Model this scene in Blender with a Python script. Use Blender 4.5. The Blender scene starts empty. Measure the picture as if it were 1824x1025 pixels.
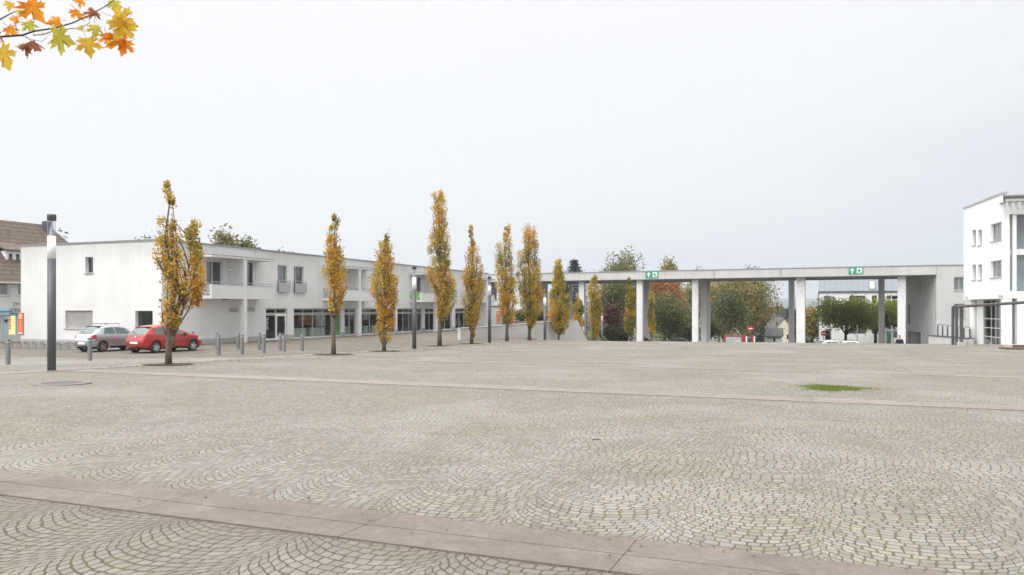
import bpy, bmesh, math, random
import numpy as np
from mathutils import Vector, Matrix, noise as mnoise

random.seed(7)
EYE, F, CX, HY = 1.5, 1400.0, 912.0, 550.0
TH = math.radians(21.6)
CT, ST = math.cos(TH), math.sin(TH)
COL = bpy.context.scene.collection
R = math.radians


def W(u, v):
    return (u * CT + v * ST, -u * ST + v * CT)


def UVc(x, y):
    return (x * CT - y * ST, x * ST + y * CT)


def sm(a, b, x):
    t = np.clip((np.asarray(x, float) - a) / (b - a), 0, 1)
    return t * t * (3 - 2 * t)


def relz(u, v):
    u = np.asarray(u, float)
    v = np.asarray(v, float)
    b = np.maximum(-2.33, -1.5 - .0185 * v - .03 * np.maximum(0, -21 - u))
    e = np.maximum(55, 55 + .16 * (u + 17))
    e = e + 60 * (1 - sm(-24.5, -21.5, u))
    return b - np.clip((v - e) * .13, 0, 2.0)


def gz(u, v):
    return float(EYE + relz(u, v))


def gzxy(x, y):
    return gz(*UVc(x, y))


def P(px, d):
    return ((px - CX) / F * d, d)


def Zp(py, d):
    return EYE + (HY - py) / F * d


def G(px, py):
    """ground point under a pixel -> (x, y, z, depth)"""
    d = 20.0
    lo, hi = 2.0, 62.0
    for _ in range(60):
        d = (lo + hi) / 2
        x, y = P(px, d)
        if Zp(py, d) > gzxy(x, y):
            lo = d
        else:
            hi = d
    x, y = P(px, d)
    return x, y, gzxy(x, y), d


# ------------------------------------------------------------------ materials
def new_mat(name):
    m = bpy.data.materials.new(name)
    m.use_nodes = True
    nt = m.node_tree
    bs = nt.nodes['Principled BSDF']
    return m, nt, bs


def nd(nt, t, **kw):
    n = nt.nodes.new(t)
    for k, v in kw.items():
        setattr(n, k, v)
    return n


def mth(nt, op, a, b=None, c=None):
    n = nt.nodes.new('ShaderNodeMath')
    n.operation = op
    for i, x in enumerate((a, b, c)):
        if x is None:
            continue
        if isinstance(x, (int, float)):
            n.inputs[i].default_value = x
        else:
            nt.links.new(x, n.inputs[i])
    return n.outputs[0]


def mixc(nt, fac, a, b, mode='MIX'):
    n = nt.nodes.new('ShaderNodeMix')
    n.data_type = 'RGBA'
    n.blend_type = mode
    for i, x in ((0, fac), (6, a), (7, b)):
        if isinstance(x, (int, float)):
            n.inputs[i].default_value = x
        elif isinstance(x, tuple):
            n.inputs[i].default_value = (*x[:3], 1)
        else:
            nt.links.new(x, n.inputs[i])
    return n.outputs[2]


def noi(nt, vec, scale, detail=3, rough=.55, dist=0.0):
    n = nt.nodes.new('ShaderNodeTexNoise')
    n.inputs['Scale'].default_value = scale
    n.inputs['Detail'].default_value = detail
    n.inputs['Roughness'].default_value = rough
    n.inputs['Distortion'].default_value = dist
    if vec is not None:
        nt.links.new(vec, n.inputs['Vector'])
    return n.outputs['Fac']


def mrange(nt, x, a, b, c=0.0, d=1.0, smooth=False):
    n = nt.nodes.new('ShaderNodeMapRange')
    if smooth:
        n.interpolation_type = 'SMOOTHSTEP'
    nt.links.new(x, n.inputs[0])
    for i, v in zip((1, 2, 3, 4), (a, b, c, d)):
        n.inputs[i].default_value = v
    return n.outputs[0]


def objco(nt, scale=(1, 1, 1)):
    t = nt.nodes.new('ShaderNodeTexCoord')
    mp = nt.nodes.new('ShaderNodeMapping')
    mp.inputs['Scale'].default_value = scale
    nt.links.new(t.outputs['Object'], mp.inputs['Vector'])
    return mp.outputs[0]


def bump(nt, bs, h, strength=.3, dist=.01):
    b = nt.nodes.new('ShaderNodeBump')
    b.inputs['Strength'].default_value = strength
    b.inputs['Distance'].default_value = dist
    nt.links.new(h, b.inputs['Height'])
    nt.links.new(b.outputs[0], bs.inputs['Normal'])


def simple(name, col, rough=.6, metal=0.0, var=.12, scale=6.0, spec=.5, bmp=0.0, coat=0.0, emit=None):
    m, nt, bs = new_mat(name)
    bs.inputs['Roughness'].default_value = rough
    bs.inputs['Metallic'].default_value = metal
    bs.inputs['Specular IOR Level'].default_value = spec
    bs.inputs['Coat Weight'].default_value = coat
    bs.inputs['Coat Roughness'].default_value = .06
    co = objco(nt)
    n = noi(nt, co, scale, 4)
    lo = tuple(max(0, c * (1 - var)) for c in col)
    hi = tuple(min(1, c * (1 + var)) for c in col)
    c = mixc(nt, mrange(nt, n, .3, .7), lo, hi)
    nt.links.new(c, bs.inputs['Base Color'])
    if bmp:
        bump(nt, bs, noi(nt, co, scale * 8, 3), bmp, .01)
    if emit:
        bs.inputs['Emission Color'].default_value = (*emit[:3], 1)
        bs.inputs['Emission Strength'].default_value = emit[3]
    return m


def plaster(name, col, stain=.10, streak=.10, grain=.25, tint=(.30, .29, .26), top=None):
    """painted render: cloudy soiling, run-off streaks, fine grain"""
    m, nt, bs = new_mat(name)
    bs.inputs['Roughness'].default_value = .85
    bs.inputs['Specular IOR Level'].default_value = .2
    co = objco(nt)
    n1 = noi(nt, co, .55, 5, .6)
    st = noi(nt, objco(nt, (2.2, 2.2, .10)), 1.6, 5, .65)
    n3 = noi(nt, co, 14, 3)
    c = mixc(nt, mrange(nt, n1, .38, .75, 0, stain * 2), col, tint)
    c = mixc(nt, mrange(nt, st, .52, .78, 0, streak * 2), c, tint)
    c = mixc(nt, mrange(nt, n3, .3, .75, 0, .06), c, tint)
    if top:
        # weathering that runs down from the roof edge
        sp = nd(nt, 'ShaderNodeSeparateXYZ')
        nt.links.new(objco(nt), sp.inputs[0])
        zz = mth(nt, 'ADD', sp.outputs[2], mth(nt, 'MULTIPLY', st, 1.6))
        k = mth(nt, 'MULTIPLY', mrange(nt, zz, top - .3, top + 1.2, 0, 1, True), .26)
        c = mixc(nt, k, c, (.36, .35, .33))
    nt.links.new(c, bs.inputs['Base Color'])
    bump(nt, bs, noi(nt, co, 60, 3), grain, .004)
    return m


def glass_mat(name, tint=(.55, .62, .62), refl=1.0, clear=.75):
    m = bpy.data.materials.new(name)
    m.use_nodes = True
    nt = m.node_tree
    nt.nodes.clear()
    out = nd(nt, 'ShaderNodeOutputMaterial')
    tr = nd(nt, 'ShaderNodeBsdfTransparent')
    tr.inputs[0].default_value = (*tint, 1)
    gl = nd(nt, 'ShaderNodeBsdfGlossy')
    gl.inputs['Roughness'].default_value = .02
    gl.inputs['Color'].default_value = (refl, refl, refl, 1)
    fr = nd(nt, 'ShaderNodeLayerWeight')
    f = mth(nt, 'ADD', mth(nt, 'MULTIPLY', mth(nt, 'POWER', fr.outputs['Facing'], 3.5), .85), .04 + (1 - clear) * .25)
    f = mth(nt, 'MINIMUM', f, 1.0)
    mx = nd(nt, 'ShaderNodeMixShader')
    nt.links.new(f, mx.inputs[0])
    nt.links.new(tr.outputs[0], mx.inputs[1])
    nt.links.new(gl.outputs[0], mx.inputs[2])
    nt.links.new(mx.outputs[0], out.inputs[0])
    return m


def leaf_mat(name, stops, trans=.35, rough=.6):
    m = bpy.data.materials.new(name)
    m.use_nodes = True
    nt = m.node_tree
    nt.nodes.clear()
    out = nd(nt, 'ShaderNodeOutputMaterial')
    at = nd(nt, 'ShaderNodeAttribute', attribute_name='tint')
    rp = nd(nt, 'ShaderNodeValToRGB')
    el = rp.color_ramp.elements
    while len(el) > 1:
        el.remove(el[-1])
    for i, (p, c) in enumerate(stops):
        e = el[0] if i == 0 else el.new(p)
        e.position = p
        e.color = (*c, 1)
    nt.links.new(at.outputs['Fac'], rp.inputs[0])
    df = nd(nt, 'ShaderNodeBsdfDiffuse')
    tl = nd(nt, 'ShaderNodeBsdfTranslucent')
    nt.links.new(rp.outputs[0], df.inputs[0])
    nt.links.new(rp.outputs[0], tl.inputs[0])
    mx = nd(nt, 'ShaderNodeMixShader')
    mx.inputs[0].default_value = trans
    nt.links.new(df.outputs[0], mx.inputs[1])
    nt.links.new(tl.outputs[0], mx.inputs[2])
    gl = nd(nt, 'ShaderNodeBsdfGlossy')
    gl.inputs['Roughness'].default_value = .45
    m2 = nd(nt, 'ShaderNodeMixShader')
    m2.inputs[0].default_value = .04
    nt.links.new(mx.outputs[0], m2.inputs[1])
    nt.links.new(gl.outputs[0], m2.inputs[2])
    nt.links.new(m2.outputs[0], out.inputs[0])
    return m


def cobble_mat(name, moss=.55, tone=1.0, warm=0.0, wseg=1.12, size=.086, lane=False, dirt=False):
    """sett paving laid in segmental arcs: one sett per cell of (row, place along the row)"""
    m, nt, bs = new_mat(name)
    L = nt.links.new
    co = objco(nt)
    # irregular hand-laid wobble
    nv = nd(nt, 'ShaderNodeTexNoise')
    nv.inputs['Scale'].default_value = 9.0
    nv.inputs['Detail'].default_value = 1.0
    L(co, nv.inputs['Vector'])
    vs = nd(nt, 'ShaderNodeVectorMath', operation='SUBTRACT')
    L(nv.outputs['Color'], vs.inputs[0])
    vs.inputs[1].default_value = (.5, .5, .5)
    nv2 = nd(nt, 'ShaderNodeTexNoise')
    nv2.inputs['Scale'].default_value = 1.1
    nv2.inputs['Detail'].default_value = 1.0
    L(co, nv2.inputs['Vector'])
    vs2 = nd(nt, 'ShaderNodeVectorMath', operation='SUBTRACT')
    L(nv2.outputs['Color'], vs2.inputs[0])
    vs2.inputs[1].default_value = (.5, .5, .5)
    sc1 = nd(nt, 'ShaderNodeVectorMath', operation='SCALE')
    L(vs.outputs[0], sc1.inputs[0])
    sc1.inputs[3].default_value = .045
    sc2 = nd(nt, 'ShaderNodeVectorMath', operation='SCALE')
    L(vs2.outputs[0], sc2.inputs[0])
    sc2.inputs[3].default_value = .22
    ad = nd(nt, 'ShaderNodeVectorMath', operation='ADD')
    L(co, ad.inputs[0])
    L(sc1.outputs[0], ad.inputs[1])
    ad2 = nd(nt, 'ShaderNodeVectorMath', operation='ADD')
    L(ad.outputs[0], ad2.inputs[0])
    L(sc2.outputs[0], ad2.inputs[1])
    sp = nd(nt, 'ShaderNodeSeparateXYZ')
    L(ad2.outputs[0], sp.inputs[0])
    x, y = sp.outputs[0], sp.outputs[1]
    Rr = wseg * .575
    seg = mth(nt, 'FLOOR', mth(nt, 'DIVIDE', x, wseg))
    xl = mth(nt, 'SUBTRACT', mth(nt, 'SUBTRACT', x, mth(nt, 'MULTIPLY', seg, wseg)), wseg / 2)
    if lane:
        t = y
        s = x
    else:
        q = mth(nt, 'SQRT', mth(nt, 'SUBTRACT', Rr * Rr, mth(nt, 'MULTIPLY', xl, xl)))
        t = mth(nt, 'ADD', y, q)
        s = mth(nt, 'MULTIPLY', mth(nt, 'ARCSINE', mth(nt, 'DIVIDE', xl, Rr)), Rr)
    tr = mth(nt, 'DIVIDE', t, size)
    row = mth(nt, 'FLOOR', tr)
    fy = mth(nt, 'FRACT', tr)
    cb = nd(nt, 'ShaderNodeCombineXYZ')
    L(row, cb.inputs[0])
    if not lane:
        L(seg, cb.inputs[1])
    wn = nd(nt, 'ShaderNodeTexWhiteNoise', noise_dimensions='2D')
    L(cb.outputs[0], wn.inputs['Vector'])
    p = mth(nt, 'ADD', mth(nt, 'DIVIDE', s, size * 1.12), mth(nt, 'MULTIPLY', wn.outputs['Value'], 7.3))
    cell = mth(nt, 'FLOOR', p)
    fx = mth(nt, 'FRACT', p)
    cb2 = nd(nt, 'ShaderNodeCombineXYZ')
    L(row, cb2.inputs[0])
    L(cell, cb2.inputs[1])
    if not lane:
        L(seg, cb2.inputs[2])
    wc = nd(nt, 'ShaderNodeTexWhiteNoise', noise_dimensions='3D')
    L(cb2.outputs[0], wc.inputs['Vector'])
    rnd = wc.outputs['Value']
    wcs = nd(nt, 'ShaderNodeSeparateColor')
    L(wc.outputs['Color'], wcs.inputs[0])
    rnd2 = wcs.outputs[1]
    wcs_b = wcs.outputs[2]
    # distance to the nearest joint with rounded corners
    dx = mth(nt, 'MULTIPLY', mth(nt, 'MINIMUM', fx, mth(nt, 'SUBTRACT', 1.0, fx)), 1.12)
    dy = mth(nt, 'MINIMUM', fy, mth(nt, 'SUBTRACT', 1.0, fy))
    k = .17
    ax = mth(nt, 'MAXIMUM', mth(nt, 'SUBTRACT', k, dx), 0.0)
    ay = mth(nt, 'MAXIMUM', mth(nt, 'SUBTRACT', k, dy), 0.0)
    rr = mth(nt, 'SUBTRACT', k, mth(nt, 'SQRT', mth(nt, 'ADD', mth(nt, 'MULTIPLY', ax, ax), mth(nt, 'MULTIPLY', ay, ay))))
    edge = mth(nt, 'ADD', rr, mth(nt, 'MULTIPLY', mth(nt, 'SUBTRACT', noi(nt, co, 55, 2), .5), .09))
    # large patches
    big = noi(nt, co, .23, 4, .6, .4)
    big2 = noi(nt, co, .62, 4, .65)
    mossy = mth(nt, 'ADD', mth(nt, 'MULTIPLY', big, .65), mth(nt, 'MULTIPLY', big2, .35))
    mossf = mrange(nt, mossy, .60 - .28 * moss, .78 - .28 * moss, 0, 1, True)
    width = mth(nt, 'ADD', mth(nt, 'ADD', .030, mth(nt, 'MULTIPLY', rnd2, .022)), mth(nt, 'MULTIPLY', mossf, .040))
    stone = nd(nt, 'ShaderNodeMapRange')
    stone.interpolation_type = 'SMOOTHSTEP'
    L(edge, stone.inputs[0])
    L(mth(nt, 'SUBTRACT', width, .028), stone.inputs[1])
    L(mth(nt, 'ADD', width, .045), stone.inputs[2])
    smask = stone.outputs[0]
    # colours
    g = tone
    ca = (.245 * g, .221 * g * (1 - .03 * warm), .198 * g * (1 - .10 * warm))
    cbb = (.478 * g, .438 * g * (1 - .03 * warm), .398 * g * (1 - .10 * warm))
    c = mixc(nt, mrange(nt, rnd, 0, 1, .10, .86), ca, cbb)
    c = mixc(nt, mrange(nt, wcs_b, .72, .94, 0, .5), c, (.31 * g, .31 * g, .32 * g))
    c = mixc(nt, mrange(nt, rnd2, .78, .95, 0, .55), c, (.37 * g, .31 * g, .26 * g))
    c = mixc(nt, mrange(nt, noi(nt, co, 75, 4, .75), .38, .66, 0, .45), c, (.17 * g, .16 * g, .145 * g))
    c = mixc(nt, mrange(nt, noi(nt, co, .30, 5, .6, .5), .47, .66, 0, .36), c, (.56 * g, .54 * g, .515 * g))
    c = mixc(nt, mrange(nt, noi(nt, co, .41, 5, .7, .8), .52, .68, 0, .45), c, (.22 * g, .185 * g, .155 * g))
    c = mixc(nt, mth(nt, 'MULTIPLY', mossf, .07), c, (.22, .205, .09))
    jm = mrange(nt, noi(nt, co, 6.0, 3, .6), .35, .62, 0, 1)
    jc = mixc(nt, mth(nt, 'MULTIPLY', jm, mth(nt, 'ADD', .42, mth(nt, 'MULTIPLY', mossf, .58))), (.085, .070, .050), (.135, .142, .040))
    c = mixc(nt, smask, jc, c)
    if dirt:
        # earth and leaf dust lodged beside the kerb slabs
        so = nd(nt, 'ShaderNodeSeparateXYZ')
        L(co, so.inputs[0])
        dn = noi(nt, co, 2.2, 5, .7)
        for v0, w0, am in ((4.6, .42, .75), (5.33, .25, .5), (16.18, .35, .45)):
            dd = mth(nt, 'ABSOLUTE', mth(nt, 'SUBTRACT', so.outputs[1], v0))
            k0 = mth(nt, 'MULTIPLY', mrange(nt, dd, 0, w0, 1, 0), mrange(nt, dn, .30, .62, .15, 1))
            c = mixc(nt, mth(nt, 'MULTIPLY', k0, am), c, (.115, .088, .064))
        # the darker, browner field in front of the first strip
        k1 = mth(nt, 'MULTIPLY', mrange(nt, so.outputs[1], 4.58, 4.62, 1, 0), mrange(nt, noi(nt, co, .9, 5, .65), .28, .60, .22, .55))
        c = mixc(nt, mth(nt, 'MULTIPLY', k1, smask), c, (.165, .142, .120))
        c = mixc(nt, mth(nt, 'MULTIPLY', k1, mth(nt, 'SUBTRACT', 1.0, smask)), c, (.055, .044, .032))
    L(c, bs.inputs['Base Color'])
    bs.inputs['Roughness'].default_value = .78
    bs.inputs['Specular IOR Level'].default_value = .28
    h = mth(nt, 'ADD', mth(nt, 'MULTIPLY', smask, mth(nt, 'ADD', .75, mth(nt, 'MULTIPLY', rnd, .35))),
            mth(nt, 'ADD', mth(nt, 'MULTIPLY', mrange(nt, edge, 0, .17, 0, 1), .35), mth(nt, 'MULTIPLY', noi(nt, co, 70, 3), .25)))
    bump(nt, bs, h, .6, .012)
    return m


def slab_mat(name, col, length=1.92, off=0.0, jw=.008, axis=0):
    """long kerb slabs with joints, wet stains and grit"""
    m, nt, bs = new_mat(name)
    L = nt.links.new
    co = objco(nt)
    sp = nd(nt, 'ShaderNodeSeparateXYZ')
    L(co, sp.inputs[0])
    p = mth(nt, 'DIVIDE', mth(nt, 'ADD', sp.outputs[axis], off), length)
    fx = mth(nt, 'FRACT', p)
    dx = mth(nt, 'MULTIPLY', mth(nt, 'MINIMUM', fx, mth(nt, 'SUBTRACT', 1.0, fx)), length)
    jm = mrange(nt, mth(nt, 'ADD', dx, mth(nt, 'MULTIPLY', noi(nt, co, 30, 2), .006)), jw * .4, jw * 1.3, 0, 1)
    wn = nd(nt, 'ShaderNodeTexWhiteNoise', noise_dimensions='1D')
    L(mth(nt, 'FLOOR', p), wn.inputs['W'])
    lo = tuple(c * .88 for c in col)
    hi = tuple(min(1, c * 1.10) for c in col)
    c = mixc(nt, wn.outputs[0], lo, hi)
    c = mixc(nt, mrange(nt, noi(nt, co, 20, 6, .92), .42, .60, 0, .62), c, tuple(x * .48 for x in col))
    c = mixc(nt, mrange(nt, noi(nt, co, 1.3, 5, .65, .6), .50, .66, 0, .7), c, tuple(x * .58 for x in col))
    c = mixc(nt, mrange(nt, noi(nt, co, 2.3, 4, .6), .56, .74, 0, .35), c, tuple(min(1, x * 1.35) for x in col))
    c = mixc(nt, jm, (.06, .05, .04), c)
    L(c, bs.inputs['Base Color'])
    bs.inputs['Roughness'].default_value = .8
    bs.inputs['Specular IOR Level'].default_value = .3
    bump(nt, bs, mth(nt, 'ADD', mth(nt, 'MULTIPLY', jm, 1.0), mth(nt, 'MULTIPLY', noi(nt, co, 120, 3), .35)), .5, .008)
    return m


def banded(name, ca, cb, scale, axis=2, rough=.7, frac=.2, var=.1, metal=0.0):
    """panels with a thin line at a fixed pitch (shutter slats, roof tiles, standing seams)"""
    m, nt, bs = new_mat(name)
    L = nt.links.new
    co = objco(nt)
    sp = nd(nt, 'ShaderNodeSeparateXYZ')
    L(co, sp.inputs[0])
    f = mth(nt, 'FRACT', mth(nt, 'MULTIPLY', sp.outputs[axis], scale))
    k = mrange(nt, f, 0, frac, 1, 0)
    n = noi(nt, co, 3.0, 5, .65)
    base = mixc(nt, mrange(nt, n, .3, .7), tuple(c * (1 - var) for c in ca), tuple(min(1, c * (1 + var)) for c in ca))
    L(mixc(nt, k, base, cb), bs.inputs['Base Color'])
    bs.inputs['Roughness'].default_value = rough
    bs.inputs['Metallic'].default_value = metal
    bump(nt, bs, f, .6, .02)
    return m


M = {}
M['white'] = plaster('white_render', (.775, .775, .772), .07, .045)
M['white_weathered'] = plaster('weathered_white_render', (.79, .79, .785), .08, .02, .25, (.30, .29, .26), 6.0)
M['bright'] = plaster('bright_white_render', (.88, .88, .878), .03, .03)
M['concrete'] = plaster('pale_concrete', (.60, .59, .575), .16, .16, .3)
M['grey_render'] = plaster('grey_render', (.60, .595, .585), .10, .10, .3)
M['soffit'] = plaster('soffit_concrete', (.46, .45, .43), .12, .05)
M['plinth'] = plaster('grey_plinth', (.48, .475, .46), .14, .10)
M['cream'] = plaster('cream_render', (.80, .76, .60), .06, .06)
M['trim'] = simple('zinc_edge', (.30, .31, .31), .5, .3, .15, 3)
M['alu'] = simple('grey_aluminium', (.46, .47, .48), .45, .35, .08, 4)
M['alu_light'] = simple('light_aluminium', (.62, .63, .65), .45, .2, .08, 4)
M['dark_frame'] = simple('dark_frame', (.13, .14, .15), .5, .2, .1, 5)
M['anthracite'] = simple('anthracite_paint', (.105, .105, .118), .45, .2, .12, 3)
M['bollard'] = simple('galvanised_grey', (.23, .235, .24), .5, .35, .14, 5)
M['steel'] = simple('galvanised_steel', (.24, .24, .245), .5, .3, .15, 8)
M['weather_steel'] = simple('dark_weathered_steel', (.115, .105, .10), .65, .3, .25, 6)
M['black'] = simple('black_rubber', (.022, .022, .024), .7, 0, .2, 8)
M['dark_in'] = simple('dark_interior', (.035, .037, .04), .9, 0, .3, 2)
M['room'] = simple('room_grey', (.24, .23, .22), .9, 0, .2, 1.2)
M['room_floor'] = simple('room_floor', (.20, .17, .14), .7, 0, .2, 2)
M['glass'] = glass_mat('window_glass', (.50, .56, .57), 1.0, .55)
M['shop_glass'] = glass_mat('shop_glass', (.72, .77, .76), .9, .92)
M['green_glass'] = glass_mat('green_glass', (.40, .58, .50), .9, .80)
M['shutter'] = banded('roller_shutter', (.42, .41, .39), (.22, .21, .20), 14.0, 2, .55, .25)
M['curtain'] = banded('net_curtain', (.66, .67, .68), (.50, .51, .53), 9.0, 0, .9, .4)
M['loggia_glass'] = simple('loggia_glass', (.20, .245, .275), .06, 0, .25, .8, .9)
M['tiles'] = banded('brown_roof_tiles', (.150, .112, .090), (.070, .052, .043), 3.2, 2, .85, .35, .30)
M['dark_tiles'] = banded('dark_roof_tiles', (.13, .125, .125), (.07, .068, .068), 3.0, 2, .85, .3, .2)
M['red_tiles'] = banded('red_roof_tiles', (.34, .145, .09), (.18, .07, .05), 3.0, 2, .85, .3, .2)
M['zinc_roof'] = banded('standing_seam_zinc', (.25, .275, .31), (.16, .18, .21), 1.55, 0, .65, .10, .06, 0)
M['orange'] = simple('orange_sign', (.80, .17, .045), .5, 0, .08, 2)
M['signwhite'] = simple('sign_white', (.85, .86, .85), .5, 0, .04, 4)
M['signgreen'] = simple('sign_green', (.025, .33, .16), .5, 0, .10, 3)
M['signred'] = simple('sign_red', (.55, .025, .035), .5, 0, .08, 4)
M['red_paint'] = simple('red_barrier_paint', (.34, .05, .04), .55, 0, .15, 5)
M['turq'] = simple('turquoise_paint', (.52, .72, .82), .5, 0, .08, 4)
M['turq_dark'] = simple('blue_awning', (.14, .32, .44), .6, 0, .12, 4)
M['shoplit'] = simple('lit_shop_interior', (.85, .70, .48), .8, 0, .2, 1.6, emit=(1.0, .76, .46, .38))
M['diffuser'] = simple('opal_diffuser', (.96, .96, .96), .35, 0, .02, 3)
M['lamp_clear'] = glass_mat('lamp_clear_tube', (.86, .87, .9), .9, .9)
M['bark'] = simple('oak_bark', (.145, .120, .092), .9, 0, .35, 14, .2, .6)
M['bark_pale'] = simple('pale_bark', (.33, .29, .23), .9, 0, .4, 8, .2, .5)
M['bark_dark'] = simple('dark_bark', (.06, .05, .042), .9, 0, .3, 12, .2, .5)
M['soil'] = simple('tree_pit_soil', (.075, .058, .042), .95, 0, .35, 14, .1, .6)
M['asphalt'] = simple('asphalt', (.10, .10, .10), .9, 0, .2, 3, .2, .3)
M['carred'] = simple('red_car_paint', (.37, .012, .010), .28, .0, .03, 2, .5, 0, .9)
M['carsilver'] = simple('silver_car_paint', (.48, .495, .52), .30, .75, .03, 2, .5, 0, .8)
M['carwhite'] = simple('white_car_paint', (.80, .80, .80), .35, 0, .02, 2, .5, 0, .8)
M['cardark'] = simple('dark_car_paint', (.03, .034, .045), .3, .2, .05, 2, .5, 0, .9)
M['carglass'] = simple('car_glass', (.085, .115, .115), .05, 0, .2, 2, .9)
M['plastic'] = simple('dark_plastic', (.035, .035, .037), .55, 0, .15, 6)
M['rim'] = simple('alloy_rim', (.55, .56, .58), .35, .6, .05, 5)
M['tail_red'] = simple('tail_lamp_red', (.38, .012, .018), .2, 0, .1, 9, .6, 0, .6)
M['headlamp'] = simple('headlamp_lens', (.70, .72, .74), .12, .2, .1, 9, .7)
M['wood_dark'] = simple('dark_timber', (.13, .085, .062), .8, 0, .25, 7)
M['stone_pale'] = plaster('pale_stone', (.52, .50, .47), .2, .05)
M['planter'] = simple('pale_green_box', (.58, .68, .55), .6, 0, .06, 2)
M['greenfilm'] = simple('green_window_film', (.17, .46, .13), .6, 0, .35, 3)
M['poster_red'] = simple('dark_red_poster', (.28, .085, .06), .7, 0, .8, 5)
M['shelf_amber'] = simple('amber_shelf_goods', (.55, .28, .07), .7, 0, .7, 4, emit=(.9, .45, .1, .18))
M['poster_grey'] = simple('grey_poster', (.42, .45, .48), .7, 0, .3, 2)
M['pinkposter'] = simple('pale_pink_notice', (.82, .68, .72), .6, 0, .05, 3)
M['ink'] = simple('printed_ink', (.10, .07, .12), .6, 0, .1, 5)
M['jacket'] = simple('navy_jacket', (.018, .020, .034), .85, 0, .3, 8)
M['trousers'] = simple('dark_trousers', (.03, .032, .04), .9, 0, .2, 8)
M['skin'] = simple('skin', (.52, .30, .22), .6, 0, .06, 9)
M['hair'] = simple('dark_hair', (.03, .022, .018), .7, 0, .3, 30)
M['shoe'] = simple('black_shoe', (.02, .018, .016), .5, 0, .1, 9)
M['screen_leaf'] = banded('leaf_print_screen', (.30, .50, .17), (.06, .14, .04), 5.0, 2, .7, .35, .8)
GOLD = [(0, (.18, .18, .038)), (.25, (.37, .31, .048)), (.5, (.68, .45, .058)), (.75, (.65, .35, .055)), (1, (.36, .17, .06))]
M['leaf_gold'] = leaf_mat('golden_oak_leaves', GOLD, .48)
M['leaf_olive'] = leaf_mat('olive_leaves', [(0, (.10, .115, .045)), (.5, (.20, .195, .075)), (1, (.33, .27, .11))])
M['leaf_dark'] = leaf_mat('dark_green_leaves', [(0, (.055, .072, .026)), (.55, (.115, .135, .048)), (1, (.22, .21, .075))])
M['leaf_rust'] = leaf_mat('rust_leaves', [(0, (.22, .105, .04)), (.5, (.44, .19, .05)), (1, (.52, .30, .09))])
M['leaf_birch'] = leaf_mat('birch_leaves', [(0, (.12, .135, .045)), (.45, (.27, .24, .08)), (1, (.52, .37, .12))])
M['leaf_plane'] = leaf_mat('plane_leaves', [(0, (.15, .20, .055)), (.55, (.29, .345, .085)), (.85, (.44, .42, .11)), (1, (.56, .36, .11))])
M['leaf_red'] = leaf_mat('wine_leaves', [(0, (.07, .03, .025)), (.6, (.15, .06, .045)), (1, (.20, .11, .06))])
M['leaf_far'] = leaf_mat('far_wood_leaves', [(0, (.018, .030, .022)), (.6, (.035, .052, .032)), (1, (.09, .075, .04))], .1)
M['needle'] = leaf_mat('spruce_needles', [(0, (.014, .028, .022)), (1, (.045, .070, .048))], .15)
M['grass'] = leaf_mat('grass_blades', [(0, (.095, .135, .025)), (.6, (.19, .235, .04)), (1, (.30, .29, .07))], .4)


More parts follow.
